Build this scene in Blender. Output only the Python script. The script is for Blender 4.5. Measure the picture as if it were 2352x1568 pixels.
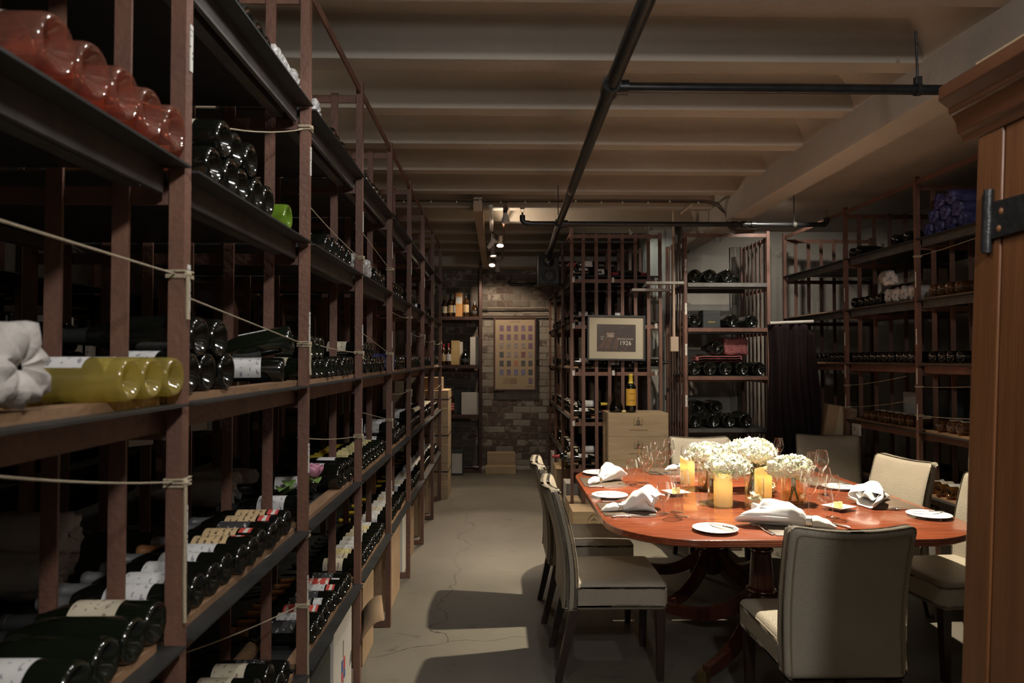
import bpy, bmesh, math, random
from mathutils import Vector, Matrix
from math import sin, cos, pi, radians as R, atan2, sqrt
random.seed(7)
for o in list(bpy.data.objects): bpy.data.objects.remove(o)
SC = bpy.context.scene
COL = SC.collection

# ------------------------------------------------------------------ camera
FPX = 1600.0
cd = bpy.data.cameras.new('camera'); cam = bpy.data.objects.new('camera', cd); COL.objects.link(cam)
cd.sensor_width = 36.0; cd.lens = 36.0*FPX/2352; cd.clip_start = 0.05; cd.clip_end = 60
cam.location = (0, 0, 1.56)
cam.rotation_euler = (R(90+1.36), 0, R(-1.18))
cd.dof.use_dof = True; cd.dof.focus_distance = 4.2; cd.dof.aperture_fstop = 5.0
SC.camera = cam
# ------------------------------------------------------------------ world and view
w = bpy.data.worlds.new('world'); SC.world = w; w.use_nodes = True
w.node_tree.nodes['Background'].inputs[0].default_value = (0.02, 0.018, 0.015, 1)
w.node_tree.nodes['Background'].inputs[1].default_value = 0.3
vs = SC.view_settings
vs.view_transform = 'Standard'; vs.look = 'None'; vs.gamma = 1; vs.use_curve_mapping = False
vs.exposure = 0.0
# ------------------------------------------------------------------ added fill lamps without fittings (behind the camera, over both aisles)
def lamp(name, loc, watts, radius, col, kind='POINT', target=None, angle=90, blend=.5):
    l = bpy.data.lights.new(name, kind); l.energy = watts; l.color = col; l.shadow_soft_size = radius
    if kind == 'SPOT': l.spot_size = R(angle); l.spot_blend = blend
    o = bpy.data.objects.new(name, l); COL.objects.link(o); o.location = loc
    if target is not None:
        o.rotation_euler = (Vector(target)-Vector(loc)).to_track_quat('-Z', 'Y').to_euler()
    return o
WARM = (1.0, 0.86, 0.68); NEUT = (1.0, 0.975, 0.955)
lamp('fill_lamp_rear', (0.55, -0.75, 2.8), 135, 0.10, NEUT)  # added fill from behind the camera for posts and chair backs
lamp('fill_lamp_aisle', (0.30, 1.05, 2.72), 5, 0.06, NEUT)  # added fill for the near ceiling and left rack
lamp('fill_lamp_rack_side', (-0.12, 1.55, 2.62), 11, 0.06, NEUT)  # added fill for the near joists and rack faces
lamp('fill_lamp_second_aisle', (-1.80, 3.4, 2.7), 6, 0.08, WARM)  # added dim fill so the second rack shows through

# ------------------------------------------------------------------ pixel helper: a point of the place at a known height or distance
_ps, _th = R(1.18), R(1.36)
def ray(px, py):
    d = Vector((px-1176, FPX, 784-py))
    d = Matrix.Rotation(_th, 3, 'X') @ d
    return Matrix.Rotation(-_ps, 3, 'Z') @ d
def onZ(px, py, z): d = ray(px, py); t = (z-1.56)/d.z; return Vector((d.x*t, d.y*t, z))
def onY(px, py, y): d = ray(px, py); t = y/d.y; return Vector((d.x*t, y, 1.56+d.z*t))
def onX(px, py, x): d = ray(px, py); t = x/d.x; return Vector((x, d.y*t, 1.56+d.z*t))

# ------------------------------------------------------------------ materials
def mat(name, col, rough=.6, metal=0., col2=None, nscale=6., nstretch=(1,1,1), ncontrast=(.35,.65), bump=0., bscale=40., bstretch=(1,1,1),
        coat=0., spec=.5, rnd=0., sheen=0.):
    m = bpy.data.materials.new(name); m.use_nodes = True
    nt = m.node_tree; N = nt.nodes; L = nt.links; b = N['Principled BSDF']
    b.inputs['Roughness'].default_value = rough; b.inputs['Metallic'].default_value = metal
    b.inputs['Coat Weight'].default_value = coat; b.inputs['Coat Roughness'].default_value = .08
    b.inputs['Specular IOR Level'].default_value = spec
    if sheen: b.inputs['Sheen Weight'].default_value = sheen
    b.inputs['Base Color'].default_value = (*col, 1)
    tc = N.new('ShaderNodeTexCoord'); src = tc.outputs['Object']
    if rnd:
        oi = N.new('ShaderNodeObjectInfo'); add = N.new('ShaderNodeVectorMath'); add.operation = 'MULTIPLY_ADD'
        add.inputs[1].default_value = (37, 53, 71); L.new(oi.outputs['Random'], add.inputs[0]); L.new(src, add.inputs[2]); src = add.outputs[0]
    if col2 is not None:
        mp = N.new('ShaderNodeMapping'); mp.inputs['Scale'].default_value = nstretch; L.new(src, mp.inputs[0])
        n = N.new('ShaderNodeTexNoise'); n.inputs['Scale'].default_value = nscale; n.inputs['Detail'].default_value = 6; n.inputs['Roughness'].default_value = .6
        L.new(mp.outputs[0], n.inputs['Vector'])
        r = N.new('ShaderNodeValToRGB'); r.color_ramp.elements[0].position = ncontrast[0]; r.color_ramp.elements[1].position = ncontrast[1]
        r.color_ramp.elements[0].color = (*col, 1); r.color_ramp.elements[1].color = (*col2, 1)
        L.new(n.outputs['Fac'], r.inputs[0]); out = r.outputs[0]
        if rnd:
            hs = N.new('ShaderNodeHueSaturation'); mr = N.new('ShaderNodeMapRange'); mr.inputs['To Min'].default_value = 1-rnd; mr.inputs['To Max'].default_value = 1+rnd
            L.new(oi.outputs['Random'], mr.inputs[0]); L.new(mr.outputs[0], hs.inputs['Value']); L.new(out, hs.inputs['Color']); out = hs.outputs[0]
        L.new(out, b.inputs['Base Color'])
    if bump:
        mp2 = N.new('ShaderNodeMapping'); mp2.inputs['Scale'].default_value = bstretch; L.new(src, mp2.inputs[0])
        n2 = N.new('ShaderNodeTexNoise'); n2.inputs['Scale'].default_value = bscale; n2.inputs['Detail'].default_value = 4; L.new(mp2.outputs[0], n2.inputs['Vector'])
        bp = N.new('ShaderNodeBump'); bp.inputs['Strength'].default_value = bump; bp.inputs['Distance'].default_value = .01
        L.new(n2.outputs['Fac'], bp.inputs['Height']); L.new(bp.outputs[0], b.inputs['Normal'])
    return m
def leather(name, col, col2):
    m = mat(name, col, .42, 0, col2, 5., ncontrast=(.3,.7), spec=.4)
    nt = m.node_tree; N = nt.nodes; L = nt.links
    tc = N['Texture Coordinate']; v = N.new('ShaderNodeTexVoronoi'); v.inputs['Scale'].default_value = 170
    L.new(tc.outputs['Object'], v.inputs['Vector'])
    bp = N.new('ShaderNodeBump'); bp.inputs['Strength'].default_value = .35; bp.inputs['Distance'].default_value = .004
    L.new(v.outputs['Distance'], bp.inputs['Height']); L.new(bp.outputs[0], N['Principled BSDF'].inputs['Normal'])
    return m
def thin_glass(name, tint=(1,1,1), edge=.75, base=.035, rough=.0, power=3.0):
    m = bpy.data.materials.new(name); m.use_nodes = True; nt = m.node_tree; N = nt.nodes; L = nt.links
    N.remove(N['Principled BSDF']); out = N['Material Output']
    t = N.new('ShaderNodeBsdfTransparent'); t.inputs[0].default_value = (*tint, 1)
    g = N.new('ShaderNodeBsdfGlossy'); g.inputs['Roughness'].default_value = rough; g.inputs[0].default_value = (1,1,1,1)
    lw = N.new('ShaderNodeLayerWeight'); lw.inputs[0].default_value = .5
    p = N.new('ShaderNodeMath'); p.operation = 'POWER'; p.inputs[1].default_value = power; L.new(lw.outputs['Facing'], p.inputs[0])
    ma = N.new('ShaderNodeMath'); ma.operation = 'MULTIPLY_ADD'; ma.inputs[1].default_value = edge; ma.inputs[2].default_value = base; L.new(p.outputs[0], ma.inputs[0])
    mx = N.new('ShaderNodeMixShader'); L.new(ma.outputs[0], mx.inputs[0]); L.new(t.outputs[0], mx.inputs[1]); L.new(g.outputs[0], mx.inputs[2])
    L.new(mx.outputs[0], out.inputs[0]); return m
def liquid_glass(name, tint, diff, k):
    """filled clear bottle: coloured see-through body with some scatter, plus gloss"""
    m = thin_glass(name, tint, .6, .06); nt = m.node_tree; N = nt.nodes; L = nt.links
    t = [n for n in N if n.type == 'BSDF_TRANSPARENT'][0]; mx0 = [n for n in N if n.type == 'MIX_SHADER'][0]
    tr = N.new('ShaderNodeBsdfTranslucent'); tr.inputs[0].default_value = (*diff, 1)
    df = N.new('ShaderNodeBsdfDiffuse'); df.inputs[0].default_value = (*diff, 1)
    m1 = N.new('ShaderNodeMixShader'); m1.inputs[0].default_value = .5; L.new(tr.outputs[0], m1.inputs[1]); L.new(df.outputs[0], m1.inputs[2])
    m2 = N.new('ShaderNodeMixShader'); m2.inputs[0].default_value = k; L.new(t.outputs[0], m2.inputs[1]); L.new(m1.outputs[0], m2.inputs[2])
    L.new(m2.outputs[0], mx0.inputs[1]); return m
def emit(name, col, s):
    m = bpy.data.materials.new(name); m.use_nodes = True; b = m.node_tree.nodes['Principled BSDF']
    b.inputs['Emission Color'].default_value = (*col, 1); b.inputs['Emission Strength'].default_value = s; b.inputs['Base Color'].default_value = (*col, 1); return m
def wax(name, col):
    m = bpy.data.materials.new(name); m.use_nodes = True; nt = m.node_tree; N = nt.nodes; L = nt.links
    N.remove(N['Principled BSDF']); out = N['Material Output']
    tr = N.new('ShaderNodeBsdfTranslucent'); tr.inputs[0].default_value = (1.0, .85, .48, 1)
    df = N.new('ShaderNodeBsdfDiffuse'); df.inputs[0].default_value = (*col, 1)
    m1 = N.new('ShaderNodeMixShader'); m1.inputs[0].default_value = .55; L.new(tr.outputs[0], m1.inputs[1]); L.new(df.outputs[0], m1.inputs[2]); L.new(m1.outputs[0], out.inputs[0]); return m
def printed(name, paper, ink, freq=260., cover=.55, along='z', rough=.6):
    """paper with rows of fine print that cannot be read at this distance"""
    m = mat(name, paper, rough); nt = m.node_tree; N = nt.nodes; L = nt.links; b = N['Principled BSDF']
    tc = N['Texture Coordinate']; sp = N.new('ShaderNodeSeparateXYZ'); L.new(tc.outputs['Object'], sp.inputs[0])
    mu = N.new('ShaderNodeMath'); mu.operation = 'MULTIPLY'; mu.inputs[1].default_value = freq*6.2832/10; L.new(sp.outputs[{'x':0,'y':1,'z':2}[along]], mu.inputs[0])
    si = N.new('ShaderNodeMath'); si.operation = 'SINE'; L.new(mu.outputs[0], si.inputs[0])
    gt = N.new('ShaderNodeMath'); gt.operation = 'GREATER_THAN'; gt.inputs[1].default_value = .45; L.new(si.outputs[0], gt.inputs[0])
    n = N.new('ShaderNodeTexNoise'); n.inputs['Scale'].default_value = 90; n.inputs['Detail'].default_value = 2; L.new(tc.outputs['Object'], n.inputs['Vector'])
    g2 = N.new('ShaderNodeMath'); g2.operation = 'GREATER_THAN'; g2.inputs[1].default_value = cover; L.new(n.outputs['Fac'], g2.inputs[0])
    an = N.new('ShaderNodeMath'); an.operation = 'MULTIPLY'; L.new(gt.outputs[0], an.inputs[0]); L.new(g2.outputs[0], an.inputs[1])
    mx = N.new('ShaderNodeMix'); mx.data_type = 'RGBA'; L.new(an.outputs[0], mx.inputs[0]); mx.inputs[6].default_value = (*paper, 1); mx.inputs[7].default_value = (*ink, 1)
    L.new(mx.outputs[2], b.inputs['Base Color']); return m

MT = {}
MT['steel'] = mat('rusty_steel', (.185,.088,.056), .55, .0, (.110,.056,.041), 9, (1,1,.35), bump=.25, bscale=60)
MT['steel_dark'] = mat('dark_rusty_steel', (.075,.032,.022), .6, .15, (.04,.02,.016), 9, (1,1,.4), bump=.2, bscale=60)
MT['sheet'] = mat('shelf_sheet', (.045,.046,.044), .5, .3, (.028,.028,.027), 7, bump=.1, bscale=25)
MT['rail'] = mat('zinc_rail', (.15,.14,.125), .45, .5, (.10,.092,.08), 10, bump=.1)
MT['plank'] = mat('bare_pine_strip', (.34,.20,.105), .7, 0, (.22,.125,.065), 8, (3,.6,3), bump=.25, bscale=60, rnd=.18)
MT['tagw'] = printed('white_strip_label', (.62,.60,.54), (.1,.1,.1), 900, .55)
MT['dglass'] = mat('dark_bottle_glass', (.005,.0055,.004), .10, 0, spec=.6, coat=.3)
MT['gglass'] = mat('green_black_bottle_glass', (.006,.0085,.0045), .10, 0, spec=.6, coat=.3)
MT['bglass'] = mat('brown_bottle_glass', (.032,.015,.006), .08, 0, spec=.6, coat=.3)
MT['amber'] = liquid_glass('amber_wine_glass', (.50,.25,.06), (.20,.09,.022), .40)
MT['white_wine'] = liquid_glass('white_wine_glass', (.80,.72,.30), (.66,.55,.16), .38)
MT['rose'] = liquid_glass('rose_wine_glass', (.86,.48,.38), (.50,.25,.18), .25)
MT['green_glass'] = liquid_glass('bright_green_glass', (.35,.55,.05), (.30,.50,.05), .5)
MT['clear_glass'] = thin_glass('clear_glass', (.97,.97,.965), 1.0, .085, .05, 2.2)
MT['vase_glass'] = thin_glass('vase_glass', (.97,.97,.90), .8, .04)
MT['water'] = thin_glass('vase_water', (.90,.88,.66), .35, .03)
MT['wrap_white'] = mat('white_tissue', (.50,.465,.43), .7, 0, (.38,.355,.325), 14, bump=.7, bscale=35)
MT['wrap_plastic'] = mat('clear_plastic_wrap', (.50,.49,.47), .18, 0, (.28,.27,.26), 22, bump=.9, bscale=45, spec=.8)
MT['wrap_pink'] = mat('pink_bubble_wrap', (.34,.11,.10), .25, 0, (.22,.07,.07), 20, bump=.8, bscale=60)
MT['wrap_blue'] = mat('blue_tissue', (.055,.055,.16), .4, 0, (.03,.03,.09), 16, bump=.9, bscale=40)
MT['lab_cream'] = printed('cream_label', (.52,.46,.34), (.22,.17,.12), 500, .56)
MT['lab_white'] = printed('white_label', (.55,.54,.52), (.22,.22,.24), 430, .57)
MT['lab_yellow'] = printed('pale_yellow_label', (.55,.48,.22), (.20,.16,.07), 430, .56)
MT['lab_tan'] = printed('tan_label', (.50,.36,.19), (.10,.06,.03), 520, .5)
MT['lab_black'] = printed('black_label', (.03,.03,.03), (.45,.42,.36), 420, .6)
MT['lab_red'] = printed('red_white_label', (.50,.06,.05), (.62,.58,.5), 300, .45)
MT['lab_gold'] = mat('golden_yellow_label', (.66,.36,.04), .6)
MT['cap_black'] = mat('black_capsule', (.02,.02,.02), .35)
MT['cap_red'] = mat('red_capsule', (.34,.03,.04), .35)
MT['cap_brown'] = mat('brown_capsule', (.26,.11,.04), .4)
MT['cap_silver'] = mat('silver_capsule', (.42,.42,.43), .28, .7)
MT['cap_yellow'] = mat('yellow_capsule', (.62,.46,.05), .4)
MT['leather'] = leather('taupe_leather', (.335,.292,.228), (.285,.248,.192))
MT['seam'] = mat('leather_seam', (.20,.155,.10), .6)
MT['dleg'] = mat('dark_wood_leg', (.030,.016,.011), .35, 0, (.018,.010,.008), 12, (1,1,.2), spec=.5)
MT['mahog'] = mat('polished_mahogany', (.32,.085,.036), .22, 0, (.165,.040,.019), 7, (.5,7,7), (.30,.68), coat=.35, bump=.03, bscale=50, bstretch=(.3,6,6))
MT['mahog_d'] = mat('dark_mahogany', (.085,.022,.012), .22, 0, (.04,.011,.007), 8, (2,2,.5), coat=.4)
MT['brass'] = mat('worn_brass', (.34,.24,.11), .35, .9, (.2,.14,.07), 20)
MT['silver'] = mat('polished_silver', (.80,.78,.74), .26, 1.0)
MT['china'] = mat('white_china', (.80,.80,.78), .15, spec=.6, coat=.3)
MT['napkin'] = mat('white_linen', (.80,.80,.79), .85, bump=.08, bscale=300)
MT['placemat'] = mat('brown_leather_mat', (.135,.095,.065), .5, 0, (.105,.074,.05), 20, bump=.2, bscale=150)
MT['petal'] = mat('white_petal', (.86,.86,.78), .6, 0, (.78,.80,.66), 30, spec=.3)
MT['petalg'] = mat('greenish_petal', (.72,.76,.52), .6, 0, (.80,.82,.66), 30, spec=.3)
MT['stem'] = mat('green_stem', (.09,.16,.03), .5)
MT['leaf'] = mat('green_leaf', (.10,.19,.03), .45, 0, (.16,.26,.06), 18)
MT['pinkp'] = mat('pink_petal', (.46,.17,.26), .55, 0, (.56,.26,.36), 18)
MT['wax'] = wax('candle_wax', (.84,.76,.56))
MT['butter'] = mat('butter', (.82,.70,.30), .4)
MT['crate'] = mat('pale_pine_crate', (.46,.34,.20), .7, 0, (.37,.265,.15), 5, (.6,6,6), (.3,.7), bump=.15, bscale=30, bstretch=(.5,8,8), rnd=.10)
MT['crate_y'] = mat('pale_pine_crate_long', (.46,.34,.20), .7, 0, (.37,.265,.15), 5, (6,.6,6), (.3,.7), bump=.15, bscale=30, bstretch=(8,.5,8), rnd=.10)
MT['ink'] = mat('brown_ink', (.17,.122,.078), .8)
MT['ink_black'] = mat('black_ink', (.03,.03,.035), .8)
MT['ink_white'] = mat('white_ink', (.62,.58,.5), .8)
MT['ink_gold'] = mat('gold_ink', (.62,.46,.12), .7)
MT['ink_red'] = mat('red_ink', (.45,.06,.06), .8)
MT['ink_blue'] = mat('blue_ink', (.06,.10,.26), .8)
MT['card'] = mat('cardboard', (.30,.20,.115), .85, 0, (.25,.165,.09), 6, bump=.1, rnd=.12)
MT['cardw'] = mat('white_carton', (.56,.53,.47), .7, 0, (.50,.47,.42), 6)
MT['cardd'] = mat('dark_carton', (.035,.04,.035), .5)
MT['goldbox'] = mat('gold_carton', (.58,.40,.17), .3, .4, (.46,.30,.11), 6)
MT['orange'] = mat('orange_carton', (.50,.25,.08), .6)
MT['tape'] = mat('packing_tape', (.42,.33,.22), .25)
MT['pipe'] = mat('black_pipe', (.020,.021,.022), .33, .5, (.035,.035,.034), 14, spec=.6)
MT['chrome'] = mat('chrome_track', (.62,.58,.54), .2, 1.0)
MT['lampwhite'] = mat('white_lamp_body', (.55,.50,.45), .35)
MT['black'] = mat('matt_black', (.008,.008,.009), .5, 0, (.011,.011,.012), 10)
MT['rubber'] = mat('black_cone', (.008,.008,.009), .25)
MT['pine'] = mat('orange_pine', (.24,.097,.035), .38, 0, (.15,.056,.020), 5, (5,5,.4), (.3,.7), bump=.12, bscale=30, bstretch=(6,6,.4), coat=.15)
MT['pine_d'] = mat('dark_pine_moulding', (.15,.056,.022), .36, 0, (.09,.033,.014), 6, (5,.5,5), (.3,.7), bump=.12, bscale=30, coat=.15)
MT['iron'] = mat('black_iron', (.035,.035,.036), .42, .6, (.06,.06,.06), 18, bump=.25, bscale=60)
MT['twine'] = mat('sisal_twine', (.42,.35,.24), .9, bump=.5, bscale=300)
MT['cloth_d'] = mat('dark_plum_cloth', (.022,.0135,.0145), .95, 0, (.015,.010,.011), 8, spec=.1)
MT['paper'] = mat('tan_paper', (.36,.27,.17), .7)
MT['matboard'] = mat('cream_mat_board', (.42,.37,.27), .8)
MT['frame_b'] = mat('black_frame', (.02,.021,.02), .4)
MT['frame_r'] = mat('reddish_frame', (.08,.032,.022), .4)
MT['whitetube'] = mat('white_tube', (.55,.52,.46), .5)
MT['oldpaint'] = mat('white_painted_timber', (.50,.48,.43), .7, 0, (.36,.34,.30), 12, bump=.2)
MT['batten'] = mat('painted_batten', (.40,.30,.22), .7)
MT['cable'] = mat('brown_cable', (.075,.052,.035), .6)
MT['clip'] = mat('white_clip', (.55,.52,.42), .6)

# ------------------------------------------------------------------ mesh builder
class MB:
    def __init__(s): s.v = []; s.f = []
    def box(s, c, d, rot=None):
        i = len(s.v)
        for x in (-.5,.5):
            for y in (-.5,.5):
                for z in (-.5,.5):
                    p = Vector((x*d[0], y*d[1], z*d[2]))
                    if rot is not None: p = rot @ p
                    s.v.append((p.x+c[0], p.y+c[1], p.z+c[2]))
        for q in ((0,1,3,2),(4,6,7,5),(0,4,5,1),(2,3,7,6),(0,2,6,4),(1,5,7,3)): s.f.append([i+k for k in q])
        return s
    def bb(s, x0, x1, y0, y1, z0, z1): return s.box(((x0+x1)/2,(y0+y1)/2,(z0+z1)/2), (abs(x1-x0),abs(y1-y0),abs(z1-z0)))
    def tube(s, pts, r, n=8, caps=True):
        pts = [Vector(p) for p in pts]; i0 = len(s.v); rr = r if isinstance(r, (list, tuple)) else [r]*len(pts)
        up = None
        for k, p in enumerate(pts):
            t = (pts[min(k+1, len(pts)-1)]-pts[max(k-1, 0)]).normalized()
            if up is None: up = Vector((0,0,1)) if abs(t.z) < .9 else Vector((1,0,0))
            a = t.cross(up).normalized(); b = a.cross(t).normalized(); up = b
            for j in range(n):
                q = p+(a*cos(2*pi*j/n)+b*sin(2*pi*j/n))*rr[k]; s.v.append(tuple(q))
        for k in range(len(pts)-1):
            for j in range(n):
                s.f.append([i0+k*n+j, i0+k*n+(j+1)%n, i0+(k+1)*n+(j+1)%n, i0+(k+1)*n+j])
        if caps:
            s.f.append([i0+j for j in range(n)][::-1]); s.f.append([i0+(len(pts)-1)*n+j for j in range(n)])
        return s
    def lathe(s, prof, n=24, c=(0,0,0), a0=0., a1=None, rot=None):
        full = a1 is None; i0 = len(s.v); m = n if full else n+1
        for r, z in prof:
            for j in range(m):
                a = 2*pi*j/n if full else a0+(a1-a0)*j/n
                p = Vector((r*cos(a), r*sin(a), z))
                if rot is not None: p = rot @ p
                s.v.append((p.x+c[0], p.y+c[1], p.z+c[2]))
        for k in range(len(prof)-1):
            for j in range(n):
                j2 = (j+1) % m
                s.f.append([i0+k*m+j, i0+k*m+j2, i0+(k+1)*m+j2, i0+(k+1)*m+j])
        return s
    def prism(s, poly, z0, z1, mp=lambda a, b, c: (a, b, c)):
        i = len(s.v); n = len(poly)
        for z in (z0, z1):
            for a, b in poly: s.v.append(tuple(mp(a, b, z)))
        s.f.append([i+k for k in range(n)][::-1]); s.f.append([i+n+k for k in range(n)])
        for k in range(n): s.f.append([i+k, i+(k+1) % n, i+n+(k+1) % n, i+n+k])
        return s
    def grid(s, fn, nu, nv):
        i = len(s.v)
        for a in range(nu+1):
            for b in range(nv+1): s.v.append(tuple(fn(a/nu, b/nv)))
        for a in range(nu):
            for b in range(nv):
                k = i+a*(nv+1)+b; s.f.append([k, k+1, k+nv+2, k+nv+1])
        return s
    def mesh(s, name, m=None, smooth=True, ang=35):
        me = bpy.data.meshes.new(name); me.from_pydata(s.v, [], s.f)
        bm = bmesh.new(); bm.from_mesh(me); bmesh.ops.recalc_face_normals(bm, faces=bm.faces); bm.to_mesh(me); bm.free()
        if smooth:
            me.polygons.foreach_set('use_smooth', [True]*len(me.polygons)); me.set_sharp_from_angle(angle=R(ang))
        me.materials.append(m); return me
    def build(s, name, m, parent=None, smooth=True, ang=35, bevel=0, loc=None, rot=None):
        o = link(name, s.mesh(name, m, smooth, ang), parent, loc, rot)
        if bevel: bev(o, bevel)
        return o
def link(name, data, parent=None, loc=None, rot=None):
    o = bpy.data.objects.new(name, data); COL.objects.link(o)
    if parent is not None: o.parent = parent
    if loc is not None: o.location = loc
    if rot is not None: o.rotation_euler = rot
    return o
def bev(o, w, seg=2):
    b = o.modifiers.new('bevel', 'BEVEL'); b.width = w; b.segments = seg; b.limit_method = 'ANGLE'; b.angle_limit = R(40); b.harden_normals = False
def tag(o, label, cat, group=None):
    o['label'] = label; o['category'] = cat
    if group: o['group'] = group
    return o
def thing(name, label, cat, loc=(0,0,0), rz=0., group=None):
    return tag(link(name, None, None, loc, (0,0,rz)), label, cat, group)
def struct(o): o['kind'] = 'structure'; return o
def solid(o, th, off=0.):
    md = o.modifiers.new('thickness', 'SOLIDIFY'); md.thickness = th; md.offset = off; return o
def sub(o, n=1):
    md = o.modifiers.new('smooth', 'SUBSURF'); md.levels = n; md.render_levels = n; return o
def rbox(d, r, cuts=4, seg=3, fn=None):
    """rounded, subdivided box mesh; fn bends its vertices"""
    bm = bmesh.new(); bmesh.ops.create_cube(bm, size=1.)
    for v in bm.verts: v.co = Vector((v.co.x*d[0], v.co.y*d[1], v.co.z*d[2]))
    bmesh.ops.subdivide_edges(bm, edges=bm.edges[:], cuts=cuts, use_grid_fill=True)
    ed = [e for e in bm.edges if len(e.link_faces) == 2 and e.calc_face_angle(0) > .5]
    bmesh.ops.bevel(bm, geom=ed, offset=r, segments=seg, profile=.5, affect='EDGES')
    if fn:
        for v in bm.verts: v.co = Vector(fn(v.co))
    me = bpy.data.meshes.new('rounded'); bm.to_mesh(me); bm.free()
    me.polygons.foreach_set('use_smooth', [True]*len(me.polygons)); return me
def put(name, me, m, parent=None, loc=None, rot=None):
    if len(me.materials) == 0: me.materials.append(m)
    me.name = name; return link(name, me, parent, loc, rot)
_fontn = [0]
def text(body, size, m, parent, loc, rot=(pi/2,0,0), name='lettering', align='CENTER', ext=.0006, sx=1.):
    cu = bpy.data.curves.new('lettering', 'FONT'); cu.body = body; cu.size = size; cu.align_x = align; cu.align_y = 'CENTER'; cu.extrude = ext; cu.resolution_u = 2
    t = bpy.data.objects.new('tmp', cu); COL.objects.link(t)
    me = bpy.data.meshes.new_from_object(t)
    bpy.data.objects.remove(t); bpy.data.curves.remove(cu)
    me.materials.clear(); me.materials.append(m)
    o = link(name, me, parent, loc, rot); o.scale = (sx, 1, 1); return o
ORD = ['first','second','third','fourth','fifth','sixth','seventh','eighth','ninth','tenth','eleventh','twelfth','thirteenth','fourteenth']
# ================================================================== THE ROOM
def concrete_floor():
    m = mat('worn_concrete', (.128,.115,.090), .55, 0, (.090,.080,.061), 1.3, ncontrast=(.32,.70), bump=.15, bscale=18)
    nt = m.node_tree; N = nt.nodes; L = nt.links; b = N['Principled BSDF']; tc = N['Texture Coordinate']
    base = b.inputs['Base Color'].links[0].from_socket
    # dark scuffs
    n = N.new('ShaderNodeTexNoise'); n.inputs['Scale'].default_value = 4.5; n.inputs['Detail'].default_value = 9; n.inputs['Roughness'].default_value = .72; n.inputs['Distortion'].default_value = .6
    mp = N.new('ShaderNodeMapping'); mp.inputs['Scale'].default_value = (1,1.7,1); L.new(tc.outputs['Object'], mp.inputs[0]); L.new(mp.outputs[0], n.inputs['Vector'])
    r = N.new('ShaderNodeValToRGB'); r.color_ramp.elements[0].position = .60; r.color_ramp.elements[1].position = .70; r.color_ramp.elements[0].color = (0,0,0,1); r.color_ramp.elements[1].color = (.75,.75,.75,1)
    L.new(n.outputs['Fac'], r.inputs[0])
    mx = N.new('ShaderNodeMix'); mx.data_type = 'RGBA'; L.new(r.outputs[0], mx.inputs[0]); L.new(base, mx.inputs[6]); mx.inputs[7].default_value = (.042,.036,.028,1)
    # cracks
    v = N.new('ShaderNodeTexVoronoi'); v.feature = 'DISTANCE_TO_EDGE'; v.inputs['Scale'].default_value = .42
    n3 = N.new('ShaderNodeTexNoise'); n3.inputs['Scale'].default_value = 3; n3.inputs['Detail'].default_value = 6; L.new(tc.outputs['Object'], n3.inputs['Vector'])
    va = N.new('ShaderNodeVectorMath'); va.operation = 'MULTIPLY_ADD'; va.inputs[1].default_value = (.35,.35,0); L.new(n3.outputs['Color'], va.inputs[0]); L.new(tc.outputs['Object'], va.inputs[2]); L.new(va.outputs[0], v.inputs['Vector'])
    lt = N.new('ShaderNodeMath'); lt.operation = 'LESS_THAN'; lt.inputs[1].default_value = .0014; L.new(v.outputs['Distance'], lt.inputs[0])
    m2 = N.new('ShaderNodeMix'); m2.data_type = 'RGBA'; L.new(lt.outputs[0], m2.inputs[0]); L.new(mx.outputs[2], m2.inputs[6]); m2.inputs[7].default_value = (.05,.042,.032,1)
    L.new(m2.outputs[2], b.inputs['Base Color']); return m
def plaster(name, c1, c2, c3, sc=1.5, bump=.35):
    m = mat(name, c1, .8, 0, c2, sc, ncontrast=(.35,.68), bump=bump, bscale=26)
    nt = m.node_tree; N = nt.nodes; L = nt.links; b = N['Principled BSDF']; tc = N['Texture Coordinate']; base = b.inputs['Base Color'].links[0].from_socket
    n = N.new('ShaderNodeTexNoise'); n.inputs['Scale'].default_value = 3.2; n.inputs['Detail'].default_value = 10; n.inputs['Roughness'].default_value = .75; L.new(tc.outputs['Object'], n.inputs['Vector'])
    r = N.new('ShaderNodeValToRGB'); r.color_ramp.elements[0].position = .58; r.color_ramp.elements[1].position = .63; r.color_ramp.elements[0].color = (0,0,0,1); r.color_ramp.elements[1].color = (.85,.85,.85,1); L.new(n.outputs['Fac'], r.inputs[0])
    mx = N.new('ShaderNodeMix'); mx.data_type = 'RGBA'; L.new(r.outputs[0], mx.inputs[0]); L.new(base, mx.inputs[6]); mx.inputs[7].default_value = (*c3, 1); L.new(mx.outputs[2], b.inputs['Base Color']); return m
MT['floor'] = concrete_floor()
MT['ceil'] = mat('painted_concrete_ceiling', (.41,.365,.305), .8, 0, (.325,.285,.235), 1.1, (.6,1.8,1.8), (.3,.7), bump=.3, bscale=22)
MT['ceil_beam'] = mat('painted_concrete_beam', (.42,.375,.32), .8, 0, (.35,.31,.26), 1.4, bump=.25, bscale=20)
MT['peel'] = plaster('peeling_white_plaster', (.46,.45,.39), (.36,.36,.31), (.16,.13,.10))
MT['plaster'] = plaster('grey_whitewash', (.42,.385,.325), (.33,.30,.25), (.22,.195,.16))
MT['darkwall'] = mat('dark_basement_wall', (.12,.10,.08), .9, 0, (.08,.065,.05), 2, bump=.3)
MT['mortar'] = mat('grey_mortar', (.25,.215,.17), .9, 0, (.16,.135,.108), 3.5, bump=.5, bscale=30)

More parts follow.
